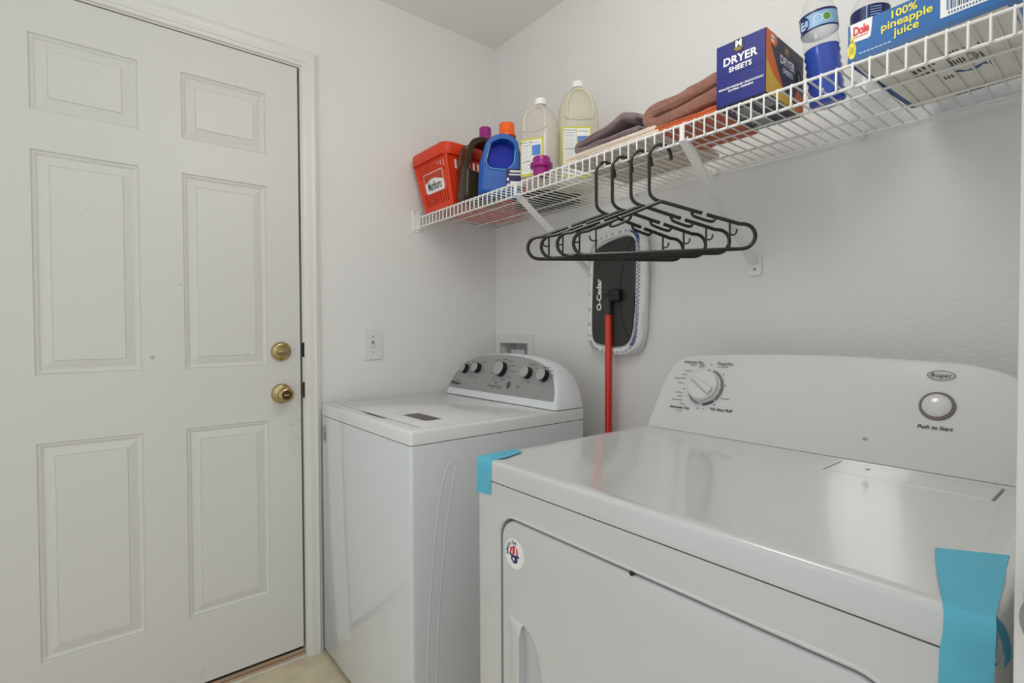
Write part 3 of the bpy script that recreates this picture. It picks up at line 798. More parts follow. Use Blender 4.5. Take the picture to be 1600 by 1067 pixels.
for i, ch in enumerate('AMERICA'):
    a = math.radians(192 - i * 18.5)
    text('sticker_lettering', ch, 0.0085, M_navy, dd, lift(SM, 0.0195 * math.cos(a), 0.0195 * math.sin(a), 0.0006) @ Matrix.Rotation(a - PI / 2, 4, 'Z'), bold=0.0003)

# tape strips
def ribbon(name, rows_, m_, label, loc):
    """rows_: list of (left point, right point); thin closed strip"""
    o = thing(name, label, 'tape', loc)
    bm = nb(); n = 6
    G = []
    for L, R_ in rows_:
        L = Vector(L); R_ = Vector(R_)
        G.append([bm.verts.new(L.lerp(R_, k / n)) for k in range(n + 1)])
    for A, B in zip(G, G[1:]):
        for k in range(n): bm.faces.new((A[k], A[k + 1], B[k + 1], B[k]))
    bmesh.ops.recalc_face_normals(bm, faces=bm.faces)
    bmesh.ops.solidify(bm, geom=bm.faces[:], thickness=0.0004)
    bm_obj('strip', bm, m_, o, angle=50)
    return o
zt = 0.9007
yf_ = DY0 - 0.0008
ribbon('tape_strip', [((1.0430, -0.742, zt), (1.0700, -0.748, zt)), ((1.0395, -0.752, zt), (1.0760, -0.768, zt)), ((1.0398, -0.80, zt), (1.0850, -0.80, zt)), ((1.0398, -0.828, zt), (1.0868, -0.828, zt)), ((1.0396, -0.8355, zt - 0.0018), (1.0868, -0.8355, zt - 0.0018)),
                      ((1.0394, yf_, 0.8925), (1.0868, yf_, 0.8925)), ((1.0392, yf_, 0.862), (1.0862, yf_, 0.862)), ((1.0385, yf_ - 0.0006, 0.8298), (1.0850, yf_ - 0.0006, 0.8345))],
       M_tape, 'short blue tape strip over the dryer front corner next to the washer', (1.06, -0.80, zt))
rr_ = [((1.7235, -0.6925, zt), (1.7800, -0.6560, zt)), ((1.7300, -0.725, zt + 0.0010), (1.7830, -0.70, zt)), ((1.7370, -0.752, zt + 0.0004), (1.7870, -0.74, zt + 0.001)), ((1.7470, -0.790, zt), (1.7900, -0.785, zt)), ((1.7560, -0.826, zt), (1.7930, -0.826, zt + 0.0005)), ((1.7588, -0.8362, zt - 0.0004), (1.7945, -0.8368, zt - 0.0004)),
       ((1.7605, yf_, 0.8925), (1.7955, yf_ - 0.0015, 0.8945)), ((1.7600, yf_, 0.875), (1.7950, yf_ - 0.002, 0.876)), ((1.7580, yf_, 0.861), (1.7945, yf_ - 0.0005, 0.861)), ((1.7572, yf_, 0.83), (1.7935, yf_ - 0.002, 0.83)), ((1.7560, yf_, 0.79), (1.7925, yf_ - 0.001, 0.79)), ((1.7550, yf_, 0.775), (1.792, yf_ - 0.001, 0.772))]
tp = ribbon('tape_strip', rr_, M_tape, 'wide creased blue tape strip over the dryer front corner at the right', (1.775, -0.80, zt))
bm = nb(); G = []
for k in range(6):
    a = k / 5
    G.append([bm.verts.new((1.7900 + 0.011 * math.sin(a * 1.6), -0.8375 - 0.010 * a + 0.003 * a * a, 0.8990 - 0.034 * a ** 1.7)), bm.verts.new((1.7930 + 0.010 * math.sin(a * 1.6), -0.8280 + 0.002 * a, 0.9000 - 0.032 * a ** 1.7))])
for A, B in zip(G, G[1:]): bm.faces.new((A[0], A[1], B[1], B[0]))
bmesh.ops.solidify(bm, geom=bm.faces[:], thickness=0.0004)
bm_obj('loose_flap', bm, M_tape, tp)

# ------------------------------------------------------------------ mop
mp_ = thing('flat_mop', 'flat mop with red handle standing head up against the wall', 'mop', (0.702, -0.05, 0.0))
Mm = MY((0, -0.03, 0))
outer = smooth_outline([(0.640, 1.075), (0.617, 1.085), (0.604, 1.12), (0.602, 1.25), (0.606, 1.40), (0.615, 1.448), (0.640, 1.478), (0.70, 1.488), (0.775, 1.492), (0.815, 1.478), (0.834, 1.44), (0.838, 1.36), (0.836, 1.20), (0.828, 1.12), (0.808, 1.08), (0.77, 1.062), (0.70, 1.064), (0.640, 1.075)], 3)[:-1]
inner = smooth_outline([(0.650, 1.100), (0.626, 1.112), (0.617, 1.145), (0.618, 1.25), (0.625, 1.385), (0.633, 1.420), (0.655, 1.440), (0.71, 1.455), (0.775, 1.460), (0.803, 1.445), (0.811, 1.41), (0.806, 1.30), (0.797, 1.20), (0.787, 1.135), (0.765, 1.102), (0.725, 1.092), (0.650, 1.100)], 3)[:-1]
pad = plate('mop_pad', [outer], M_terry, mp_, MY((0, -0.016, 0)), ext=0.004, bev=0.011, bres=3)
bm = nb(); n_ = len(outer)
mid = [((o_[0] * 0.55 + inner[i % len(inner)][0] * 0.45), (o_[1] * 0.55 + inner[i % len(inner)][1] * 0.45)) for i, o_ in enumerate(outer)] if len(inner) == len(outer) else None
# rolled terry edge that wraps over the plate
cx_, cz_ = 0.722, 1.275
ring = []
for (x, z) in smooth_outline([(0.640, 1.085), (0.619, 1.098), (0.610, 1.13), (0.609, 1.25), (0.615, 1.395), (0.622, 1.435), (0.648, 1.460), (0.70, 1.472), (0.775, 1.477), (0.812, 1.462), (0.827, 1.43), (0.828, 1.32), (0.822, 1.20), (0.813, 1.125), (0.79, 1.09), (0.745, 1.076), (0.69, 1.078), (0.640, 1.085)], 5)[:-1]:
    ring.append((x, -0.032, z))
rad = []
for (x, y, z) in ring: rad.append(0.013 + 0.008 * max(0.0, (x - 0.75) / 0.08) if x > 0.75 else 0.012)
n_ = len(ring)
R3 = [ring[i] for i in range(n_)]
tube(bm, R3, rad, 10, closed=True)
for v in bm.verts:
    v.co.y += 0.0015 * noise.noise(v.co * 60); v.co.x += 0.002 * noise.noise(v.co * 45 + Vector((5, 0, 0)))
bm_obj('pad_edge', bm, M_terry, pad)
plate('mop_plate', [inner], M_mopplate, mp_, MY((0, -0.036, 0)), ext=0.003, bev=0.001)
# blue stitching: short angled stitches along the edge, a denser zigzag on the right side
bm = nb()
for i in range(0, n_):
    x, y, z = ring[i]
    on_right = x > 0.80
    if on_right:
        for q in range(5):
            f_ = q / 5.0; x2, y2, z2 = ring[(i + 1) % n_]
            xa, za = x + (x2 - x) * f_, z + (z2 - z) * f_
            s = 1 if q % 2 else -1
            tube(bm, [(xa - 0.006 * s, y - rad[i] - 0.0002, za), (xa + 0.007 * s, y - rad[i] - 0.0002, za + 0.004)], 0.0010, 5)
    elif i % 2 == 0:
        d_ = Vector((x - cx_, 0, z - cz_)).normalized()
        for s in (-0.0035, 0.0035):
            t_ = Vector((-d_.z, 0, d_.x))
            c0 = Vector((x, y - rad[i] + 0.0002, z)) + t_ * s
            tube(bm, [c0 - d_ * 0.004 + t_ * 0.002, c0 + d_ * 0.005 - t_ * 0.001], 0.0011, 5)
st_ = bm_obj('stitching', bm, M_stitch, pad)
bm = nb(); tube(bm, [(x, -0.0405, z) for x, z in smooth_outline([(0.800, 1.452), (0.778, 1.42), (0.755, 1.36), (0.742, 1.28)], 5)], 0.0016, 6)
tube(bm, [(x, -0.0405, z) for x, z in smooth_outline([(0.744, 1.245), (0.748, 1.20), (0.765, 1.15), (0.782, 1.118)], 5)], 0.0016, 6); bm_obj('plate_seam', bm, M_black, mp_)
text('lettering', 'O-Cedar', 0.0300, M_white, mp_, Matrix.Translation((0.6515, -0.0404, 1.272)) @ frame((0, 0, 0), (0, 0, 1), (-1, 0, 0)), bold=0.0010)
bm = nb(); box(bm, 0.705, 0.755, -0.062, -0.038, 1.245, 1.285, 0.006, 2); lathe(bm, [(0, -0.028), (0.011, -0.028), (0.011, 0.028), (0, 0.028)], 16, M=Matrix.Translation((0.722, -0.052, 1.262)) @ Matrix.Rotation(PI / 2, 4, 'Y')); bm_obj('swivel_joint', bm, M_black, mp_)
bm = nb(); tube(bm, [(0.702, -0.052, 1.20), (0.702, -0.052, 1.245), (0.706, -0.052, 1.262), (0.716, -0.052, 1.270)], [0.0135, 0.0135, 0.012, 0.008], 16); bm_obj('handle_socket', bm, M_mopplate, mp_)
bm = nb(); tube(bm, [(0.702, -0.05, 0.03), (0.702, -0.05, 1.207)], 0.0125, 20); bm_obj('handle', bm, M_handlered, mp_)
bm = nb(); lathe(bm, [(0, 0), (0.012, 0), (0.0145, 0.004), (0.0145, 0.10), (0.013, 0.11), (0, 0.11)], 16, (0.702, -0.05, 0.0)); bm_obj('grip', bm, M_black, mp_)

# ------------------------------------------------------------------ wire shelf
SY = -0.394
DZ = 1.6090            # deck wire centre
SR = 0.0020
SXE = 1.868
sh = thing('wire_shelf', 'long white wire wall shelf running over the washer and dryer', 'shelf', (0.0, 0.0, 1.56))
def rod(name, a, b, r, seg=8):
    bm = nb(); tube(bm, [a, b], r, seg); return bm_obj(name, bm, M_wire, sh)
rod('front_top_rail', (0.006, SY, DZ - 0.0045), (SXE, SY, DZ - 0.0045), 0.0030)
rod('front_bottom_rail', (0.006, SY + 0.0035, 1.5675), (SXE, SY + 0.0035, 1.5675), 0.0031)
rod('support_rail', (0.006, -0.245, DZ - 0.0045), (SXE, -0.245, DZ - 0.0045), 0.0027)
rod('support_rail', (0.006, -0.115, DZ - 0.0045), (SXE, -0.115, DZ - 0.0045), 0.0027)
rod('back_rail', (0.006, -0.010, DZ - 0.0045), (SXE, -0.010, DZ - 0.0045), 0.0030)
bm = nb(); tube(bm, [(0, -0.006, DZ), (0, SY + 0.006, DZ), (0, SY + 0.001, DZ - 0.001), (0, SY - 0.0015, DZ - 0.006), (0, SY - 0.0018, 1.5655)], SR, 6)
w0 = bm_obj('cross_wire', bm, M_wire, sh, world=False)
w0.location = Vector((0.018, 0, 0)) - sh.location
for v in w0.data.vertices: pass
for k in range(1, 75):
    w = w0.copy(); COL.objects.link(w); w.parent = sh
    w.location = Vector((0.018 + 0.0254 * k, 0, 0)) - sh.location
    if w.location.x > SXE: bpy.data.objects.remove(w)
# end bracket on the left wall, with screws
bm = nb(); box(bm, 0.0005, 0.005, SY - 0.028, SY + 0.012, 1.546, 1.630, 0.0015, 1); box(bm, 0.0005, 0.016, SY - 0.008, SY + 0.010, 1.556, 1.572, 0.0015, 1)
eb = bm_obj('end_bracket', bm, M_wire, sh)
for z in (1.5525, 1.6235):
    bm = nb(); lathe(bm, [(0, 0), (0.003, 0), (0.0026, 0.0012), (0, 0.0014)], 10, M=MXP((0.005, SY - 0.016, z))); bm_obj('screw', bm, M_greymark, eb)
# diagonal braces
def brace(x, ztop, zbot, xb):
    bm = nb()
    a = Vector((x, SY - 0.002, ztop)); b = Vector((xb, -0.012, zbot))
    d = (b - a).normalized(); sdir = Vector((1, 0, 0)); sdir = (sdir - d * sdir.dot(d)).normalized(); n = d.cross(sdir)
    W_, T_ = 0.0095, 0.0055
    sec = [(-W_, -T_), (W_, -T_), (W_, T_), (W_ - 0.002, T_), (W_ - 0.002, -T_ + 0.002), (-W_ + 0.002, -T_ + 0.002), (-W_ + 0.002, T_), (-W_, T_)]
    if n.y > 0: n = -n
    sec = [(s, -t_) for s, t_ in sec]
    A = [bm.verts.new(a + sdir * s + n * t_) for s, t_ in sec]; B = [bm.verts.new(b + sdir * s + n * t_) for s, t_ in sec]
    for k in range(len(sec)): bm.faces.new((A[k], A[(k + 1) % 8], B[(k + 1) % 8], B[k]))
    bm.faces.new(A); bm.faces.new(list(reversed(B)))
    br = bm_obj('diagonal_brace', bm, M_wire, sh, smooth=False)
    bm = nb(); box(bm, x - 0.007, x + 0.005, SY - 0.0075, SY - 0.0025, ztop - 0.006, ztop + 0.030, 0.0015, 1); bm_obj('brace_clip', bm, M_wire, br)
    plate('anchor_plate', [rrect(xb - 0.0175, xb + 0.0175, zbot - 0.034, zbot + 0.018, 0.006)], M_wire, br, MY((0, -0.0035, 0)), ext=0.0015, bev=0.001)
    bm = nb(); lathe(bm, [(0, 0), (0.0042, 0), (0.0035, 0.0018), (0, 0.002)], 12, M=MY((xb, -0.006, zbot - 0.016))); bm_obj('screw', bm, M_greymark, br)
brace(1.2115, 1.5720, 1.3300, 1.1830)
brace(0.6270, 1.5720, 1.3430, 0.5980)
for x in (0.26, 0.784, 1.0677, 1.4393):
    bm = nb(); box(bm, x - 0.006, x + 0.006, -0.016, -0.0005, DZ - 0.012, DZ + 0.006, 0.002, 2); lathe(bm, [(0, 0), (0.004, 0), (0.0035, 0.002), (0, 0.0024)], 10, M=MY((x, -0.016, DZ - 0.007))); bm_obj('wall_clip', bm, M_wire, sh)
ZS = DZ + SR + 0.0003   # top of the deck

# ------------------------------------------------------------------ red basket
BX0, BX1, BY0, BY1 = 0.064, 0.252, -0.387, -0.055
TX0, TX1, TY0, TY1 = 0.025, 0.254, -0.420, -0.030
HB = 0.196
bk = thing('plastic_basket', 'red slotted plastic basket at the left end of the wire shelf', 'basket', ((BX0 + BX1) / 2, (BY0 + BY1) / 2, ZS))
def basket_wall(b0, b1, t0, t1, nslot, badge=False):
    b0, b1, t0, t1 = map(Vector, (b0, b1, t0, t1))
    ex = (b1 - b0).normalized(); mid_b = (b0 + b1) / 2; mid_t = (t0 + t1) / 2
    ey = (mid_t - mid_b).normalized()
    Mw = frame(mid_b, ex, ey)
    hb, ht, hh = (b1 - b0).length / 2, (t1 - t0).length / 2, (mid_t - mid_b).length
    outl = [(-hb, 0), (hb, 0), (ht, hh), (-ht, hh)]
    holes = []
    for lo, hi in ((0.10, 0.34), (0.66, 0.86)):
        for i in range(nslot):
            f_ = (i + 0.5) / nslot * 2 - 1
            wl = (hb + (ht - hb) * lo) * 0.86; wh = (hb + (ht - hb) * hi) * 0.86
            sw_ = wl / nslot * 0.5
            holes.append([(f_ * wl - sw_, lo * hh), (f_ * wl + sw_, lo * hh), (f_ * wh + sw_, hi * hh), (f_ * wh - sw_, hi * hh)])
    plate('basket_wall', [outl], M_red, bk, Mw, holes=holes, ext=0.0013, smooth=False)
    return Mw, hb, ht, hh
z0, z1 = ZS + 0.001, ZS + HB
Mfw, hb, ht, hh = basket_wall((BX0, BY0, z0), (BX1, BY0, z0), (TX0, TY0, z1), (TX1, TY0, z1), 10)
basket_wall((BX1, BY0, z0), (BX1, BY1, z0), (TX1, TY0, z1), (TX1, TY1, z1), 16)
basket_wall((BX1, BY1, z0), (BX0, BY1, z0), (TX1, TY1, z1), (TX0, TY1, z1), 10)
basket_wall((BX0, BY1, z0), (BX0, BY0, z0), (TX0, TY1, z1), (TX0, TY0, z1), 16)
for (bx, by, tx, ty) in ((BX0, BY0, TX0, TY0), (BX1, BY0, TX1, TY0), (BX1, BY1, TX1, TY1), (BX0, BY1, TX0, TY1)):
    bm = nb(); tube(bm, [(bx, by, z0), (tx, ty, z1)], 0.006, 10); bm_obj('corner_post', bm, M_red, bk)
bm = nb(); box(bm, BX0 - 0.002, BX1 + 0.002, BY0 - 0.002, BY1 + 0.002, ZS, ZS + 0.004, 0.001, 1); bm_obj('basket_base', bm, M_red, bk)
# rim: flared band
def loop_ring(bm, spec, r0=0.02):
    rings = []
    for (off, z) in spec:
        rings.append([bm.verts.new((x, y, z)) for x, y in rrect(TX0 - off, TX1 + off, TY0 - off, TY1 + off, r0 + off, 5)])
    n = len(rings[0])
    for A, B in zip(rings, rings[1:] + rings[:1]):
        for k in range(n): bm.faces.new((A[k], A[(k + 1) % n], B[(k + 1) % n], B[k]))
bm = nb(); loop_ring(bm, [(-0.004, z1 - 0.013), (-0.001, z1 - 0.012), (0.0115, z1 - 0.016), (0.0135, z1 - 0.013), (0.0160, z1 + 0.020), (0.0135, z1 + 0.026), (0.004, z1 + 0.0265), (-0.003, z1 + 0.022)])
bm_obj('basket_rim', bm, M_red, bk)
# badge on the front wall
by0, by1 = 0.075, 0.137
def bw(y): return (hb + (ht - hb) * y / hh)
bg_ = [(-0.078, by0 - 0.001), (-0.064, by0 - 0.006), (0.062, by0 + 0.004), (0.072, by0 + 0.012), (0.074, by1 + 0.012), (-0.076, by1 - 0.004)]
bg_ = [(x_ * 0.84 + 0.002, y_) for x_, y_ in [(-0.079, 0.074), (-0.067, 0.066), (0.068, 0.066), (0.079, 0.076), (0.080, 0.142), (-0.080, 0.142)]]
bd = plate('badge', [bg_], M_white, bk, Mfw, ext=0.0022)
decal('badge_red_field', [[(x_ * 0.84 + 0.002, y_) for x_, y_ in [(-0.0775, 0.1395), (-0.0765, 0.106), (-0.020, 0.1185), (0.012, 0.1185), (0.0775, 0.1045), (0.0778, 0.1395)]]], M_redprint, bd, Mfw, 0.0026)
text('badge_lettering', 'Marlboro', 0.036, M_inkdark, bd, lift(Mfw, 0.002, 0.0905, 0.0026) @ Matrix.Diagonal((0.70, 1.25, 1, 1)), bold=0.0007)

# ------------------------------------------------------------------ detergent jugs
def round_poly(pts, n=5):
    """closed polygon of (x, y, corner radius) with circular corners"""
    out = []
    m = len(pts)
    for i in range(m):
        p = Vector(pts[i][:2]); a = Vector(pts[i - 1][:2]); b = Vector(pts[(i + 1) % m][:2]); r = pts[i][2]
        u = (a - p).normalized(); v = (b - p).normalized()
        half = math.acos(max(-1, min(1, u.dot(v)))) / 2
        d = min(r / math.tan(half), (a - p).length * 0.49, (b - p).length * 0.49)
        rr = d * math.tan(half)
        c = p + (u + v).normalized() * (rr / math.sin(half))
        a0 = math.atan2(*(p + u * d - c).yx); a1 = math.atan2(*(p + v * d - c).yx)
        while a1 - a0 > PI: a1 -= 2 * PI
        while a1 - a0 < -PI: a1 += 2 * PI
        for k in range(n + 1):
            t_ = a0 + (a1 - a0) * k / n
            out.append((c.x + rr * math.cos(t_), c.y + rr * math.sin(t_)))
    return out
def det_jug(loc, rotz, body_m, cap_m, label, web=None, hgt=1.0, capr=0.024, hs=0.0):
    o = thing('detergent_jug', label, 'jug', loc, rotz)
    ML = frame((0, 0, 0), (1, 0, 0), (0, 0, 1))
    out = round_poly([(-0.078, 0.0, 0.020), (0.076, 0.0, 0.020), (0.078, 0.13, 0.05), (0.056, 0.205, 0.03), (0.030, 0.224, 0.03), (-0.004, 0.228, 0.03), (-0.050, 0.205, 0.04), (-0.072, 0.12, 0.06)])
    out = [(x, z * hgt) for x, z in out]
    hole = round_poly([(-0.050 + hs, 0.108, 0.022), (0.020 + hs, 0.102, 0.026), (0.040 + hs, 0.125, 0.03), (0.046 + hs, 0.195, 0.024), (0.010 + hs, 0.213, 0.03), (-0.030 + hs, 0.198, 0.03)])
    hole = [(x, z * hgt) for x, z in hole]
    b = plate('jug_body', [out], body_m, o, ML, holes=[hole], ext=0.024, bev=0.016, bres=4, world=False, angle=60)
    if web:
        plate('grip_recess', [[(hs + (x - hs) * 1.2, 0.155 + (z - 0.155) * 1.2) for x, z in hole]], web, b, ML @ Matrix.Translation((0, 0, -0.006)), ext=0.004, world=False)
        bm = nb(); tube(bm, [(hs + (x - hs) * 1.13, -0.0365, 0.155 + (z - 0.155) * 1.13) for x, z in hole], 0.0017, 6, closed=True)
        bm_obj('grip_edge', bm, M_skyblue, b, world=False)
    bm = nb()
    zc = 0.224 * hgt - 0.001
    lathe(bm, [(0, 0), (capr * 0.9, 0), (capr * 0.9, 0.006), (capr * 1.16, 0.006), (capr * 1.18, 0.013), (capr * 1.02, 0.017), (capr, 0.018), (capr * 0.96, 0.050), (capr * 0.86, 0.0525), (0, 0.053)], 28, (0.024, 0, zc))
    bm_obj('cap', bm, cap_m, o, world=False)
    return o, b, ML
jd, jdb, ML = det_jug((0.3285, -0.322, ZS), math.radians(79), M_brownjug, M_purple, 'dark olive detergent jug with purple cap beside the red basket', hgt=1.0, capr=0.0225, hs=-0.010)
plate('label_panel', [rrect(0.020, 0.07, 0.025, 0.085, 0.006)], M_white, jdb, ML @ Matrix.Translation((0, 0, 0.0402)), ext=0.0004, world=False)
jb, jbb, ML = det_jug((0.440, -0.314, ZS), math.radians(58), M_bluejug, M_orange, 'blue detergent jug with orange cap beside the pale gallon jugs', web=M_bluedeep, hgt=0.905, capr=0.0275)
lb = plate('label_panel', [rrect(0.016, 0.078, 0.020, 0.088, 0.006)], M_navy, jbb, ML @ Matrix.Translation((0, 0, 0.0402)), ext=0.0004, world=False)
decal('label_print', [rect(0.030, 0.076, 0.028, 0.046), rect(0.026, 0.076, 0.066, 0.071), rect(0.030, 0.076, 0.076, 0.083), ellipse(0.0225, 0.052, 0.004, 0.006, 12), ellipse(0.0235, 0.034, 0.004, 0.005, 12)], M_white, lb, ML @ Matrix.Translation((0, 0, 0.0409)), 0, world=False)

# ------------------------------------------------------------------ gallon jugs
def superell(a, n, seg, z, cx=0, cy=0):
    out = []
    for k in range(seg):
        t_ = 2 * PI * k / seg
        c, s = math.cos(t_), math.sin(t_)
        r = a / ((abs(c) ** n + abs(s) ** n) ** (1.0 / n))
        out.append((cx + r * c, cy + r * s, z))
    return out
def gallon(loc, rotz, h, a, body_m, label, blue_at):
    o = thing('gallon_jug', label, 'jug', loc, rotz)
    bm = nb(); rings = []
    for f_, s, n in ((0.0, 0.80, 3.6), (0.006, 0.94, 3.6), (0.03, 1.0, 3.6), (0.28, 1.0, 3.6), (0.50, 1.0, 3.6), (0.565, 1.0, 3.6), (0.58, 0.975, 4), (0.60, 0.99, 4), (0.70, 0.96, 3.4), (0.78, 0.86, 3), (0.85, 0.70, 2.6), (0.90, 0.50, 2.2), (0.925, 0.30, 2), (0.935, 0.245, 2), (0.955, 0.24, 2)):
        rings.append([bm.verts.new(p_) for p_ in superell(a * s, n, 40, h * f_)])
    for A, B in zip(rings, rings[1:]):
        for k in range(40): bm.faces.new((A[k], A[(k + 1) % 40], B[(k + 1) % 40], B[k]))
    bm.faces.new(rings[0])
    b = bm_obj('jug_body', bm, body_m, o, world=False, angle=60)
    # handle: arch over a recessed grip on the side that faces the room (local -y)
    bm = nb()
    pts = [(-0.046, -a * 0.965, h * 0.60), (-0.046, -a * 0.95, h * 0.72), (-0.038, -a * 0.84, h * 0.81), (-0.020, -a * 0.66, h * 0.875), (0.0, -a * 0.56, h * 0.895), (0.020, -a * 0.66, h * 0.875), (0.038, -a * 0.84, h * 0.81), (0.046, -a * 0.95, h * 0.72), (0.046, -a * 0.965, h * 0.60)]
    pts = [(p_[0] * (a / 0.075), p_[1], p_[2]) for p_ in pts]
    tube(bm, pts, 0.0055, 10)
    tube(bm, [(-0.046 * a / 0.075, -a * 0.965, h * 0.60), (0, -a * 1.0, h * 0.585), (0.046 * a / 0.075, -a * 0.965, h * 0.60)], 0.0055, 10)
    bm_obj('handle', bm, body_m, o, world=False, angle=60)
    bm = nb(); lathe(bm, [(0, 0), (0.0205, 0), (0.0205, 0.006), (0.0188, 0.0075), (0.0200, 0.009), (0.0198, 0.017), (0.018, 0.019), (0, 0.0195)], 28, (0, 0, h * 0.945)); bm_obj('cap', bm, M_white, o, world=False)
    return o, b
def jug_label(b, Mx, x0, x1, z0, z1, xdiv, blue):
    lb = plate('paper_label', [rrect(x0, x1, z0, z1, 0.003)], M_yellowgreen, b, Mx, ext=0.0004, world=False)
    decal('label_panel', [rect(x0 + 0.005, xdiv - 0.001, z0 + 0.008, z1 - 0.006), rect(xdiv + 0.001, x1 - 0.005, z0 + 0.008, z1 - 0.006)], M_white, lb, Mx, 0.0007, world=False)
    decal('label_blue_box', [rect(xdiv + 0.004, x1 - 0.008, blue[0], blue[1])], M_lblue, lb, Mx, 0.0010, world=False)
    lines = []
    zz = z1 - 0.020
    k = 0
    while zz > z0 + 0.014:
        th = 0.0016 if k in (0, 12) else 0.0006
        lines.append(rect(x0 + 0.007, xdiv - 0.003 - (0.006 if k % 3 == 1 else 0), zz - th / 2, zz + th / 2)); zz -= 0.0042; k += 1
    lines.append(rect(xdiv + 0.004, x1 - 0.010, z1 - 0.013, z1 - 0.0124)); lines.append(rect(xdiv + 0.004, x1 - 0.010, z1 - 0.017, z1 - 0.0164))
    decal('label_lines', lines, M_inkdark, lb, Mx, 0.0010, world=False)
    bl = [rect(xdiv + 0.006, x1 - 0.010 - (0.004 if i % 2 else 0), q, q + 0.0007) for i, q in enumerate([blue[0] + 0.003 + 0.004 * j for j in range(int((blue[1] - blue[0]) / 0.004))])]
    decal('label_blue_lines', bl, M_skyblue, lb, Mx, 0.0013, world=False)
    text('label_lettering', 'Nutrition Facts', 0.0068, M_inkdark, lb, lift(Mx, (x0 + 0.005 + xdiv) / 2, z1 - 0.0115, 0.0010), world=False, bold=0.0001)
    return lb
J1 = (0.632, -0.298, ZS); J2 = (0.681, -0.179, ZS)
j1, j1b = gallon(J1, math.radians(27), 0.270, 0.0570, M_milky, 'pale empty gallon jug between blue jug and larger jug', 0)
jug_label(j1b, frame((0, -0.0578, 0), (1, 0, 0), (0, 0, 1)), -0.045, 0.030, 0.018, 0.134, -0.010, (0.080, 0.112))
j2, j2b = gallon(J2, math.radians(50), 0.345, 0.0665, M_milky2, 'larger full gallon jug with yellow label behind the folded towels', 0)
lb2 = jug_label(j2b, frame((0, -0.0673, 0), (1, 0, 0), (0, 0, 1)), -0.056, 0.036, 0.018, 0.178, -0.012, (0.110, 0.148))
MLs = frame((-0.0673, 0, 0), (0, -1, 0), (0, 0, 1))
ls = plate('side_label', [rrect(0.0, 0.052, 0.018, 0.172, 0.003)], M_yellowgreen, j2b, MLs, ext=0.0004, world=False)
decal('side_label_oval', [ellipse(0.026, 0.10, 0.022, 0.034)], M_white, ls, MLs, 0.0008, world=False)

# purple measuring cap
pcx, pcy = 0.708, -0.364
pc_ = thing('measuring_cap', 'loose purple measuring cap at the shelf edge before the gallon jugs', 'cap', (pcx, pcy, ZS))
bm = nb(); lathe(bm, [(0, 0), (0.0235, 0), (0.024, 0.002), (0.026, 0.024), (0.033, 0.026), (0.034, 0.030), (0.0335, 0.038), (0.029, 0.042), (0.0272, 0.044), (0.0262, 0.055), (0.0235, 0.0575), (0, 0.058)], 32, (0, 0, 0)); bm_obj('cap_shell', bm, M_purple, pc_, world=False)
# dark flat case at the back
fc = thing('flat_case', 'dark flat case lying at the back behind the jugs', 'case', (0.43, -0.105, ZS))
bm = nb(); box(bm, 0.335, 0.560, -0.165, -0.035, ZS, ZS + 0.035, 0.004, 2); bm_obj('case_body', bm, M_boxblack, fc)
bm = nb(); box(bm, 0.333, 0.562, -0.167, -0.033, ZS + 0.0355, ZS + 0.048, 0.004, 2); bm_obj('case_lid', bm, M_boxblack, fc)

# ------------------------------------------------------------------ towels
def towel(label, m_, path, t, y0, y1, name='folded_towel', amp=0.003, seed=0, skew=0.0, ny=14, zfun=None, rmin=0.30):
    """path: XZ centre line of a folded cloth with thickness t, swept from y0 to y1"""
    P = smooth_outline(path, 5)
    bm = nb()
    n = len(P)
    V2 = [Vector(p_) for p_ in P]
    nrm_ = []
    for i in range(n):
        d = (V2[min(n - 1, i + 1)] - V2[max(0, i - 1)]).normalized(); nrm_.append(Vector((-d.y, d.x)))
    d0 = (V2[0] - V2[1]).normalized(); d1 = (V2[-1] - V2[-2]).normalized()
    h_ = t * 0.5
    ys = [y0, y0 + h_ * 0.12, y0 + h_ * 0.4, y0 + h_] + [y0 + h_ + (y1 - y0 - 2 * h_) * (j + 1) / ny for j in range(ny)] + [y1 - h_ * 0.4, y1 - h_ * 0.12, y1]
    rings = []
    for y in ys:
        e_ = min(1.0, min(y - y0, y1 - y) / h_)
        k_ = rmin + (1 - rmin) * math.sqrt(max(0.0, 1 - (1 - e_) ** 2))
        tt = t * k_ / 2
        prof = [V2[0] + d0 * tt * 0.8] + [V2[i] + nrm_[i] * tt for i in range(n)] + [V2[-1] + d1 * tt * 0.8] + [V2[i] - nrm_[i] * tt for i in reversed(range(n))]
        m = len(prof)
        ring_ = []
        for q in prof:
            v = Vector((q.x, y, q.y))
            v.x += skew * (y - y0)
            nz = noise.noise(Vector((v.x * 14 + seed, y * 14, q.y * 30)))
            nz2 = noise.noise(Vector((v.x * 40 + seed, y * 40, q.y * 60)))
            v.x += amp * nz; v.z += amp * 0.7 * nz2 + (zfun(v.x, y) if zfun else 0)
            v.y += amp * 2 * noise.noise(Vector((q.x * 20, q.y * 20, seed)))
            v.z = max(v.z, ZS + 0.0005)
            ring_.append(bm.verts.new(v))
        rings.append(ring_)
    for A, B in zip(rings, rings[1:]):
        for k in range(m): bm.faces.new((A[k], A[(k + 1) % m], B[(k + 1) % m], B[k]))
    bm.faces.new(rings[0]); bm.faces.new(list(reversed(rings[-1])))
    xs_ = [v.co.x for v in bm.verts]
    o = thing(name, label, 'towel', ((min(xs_) + max(xs_)) / 2, (y0 + y1) / 2, min(v.co.z for v in bm.verts)))
    bm_obj('cloth', bm, m_, o, angle=60)
    return o
z = ZS
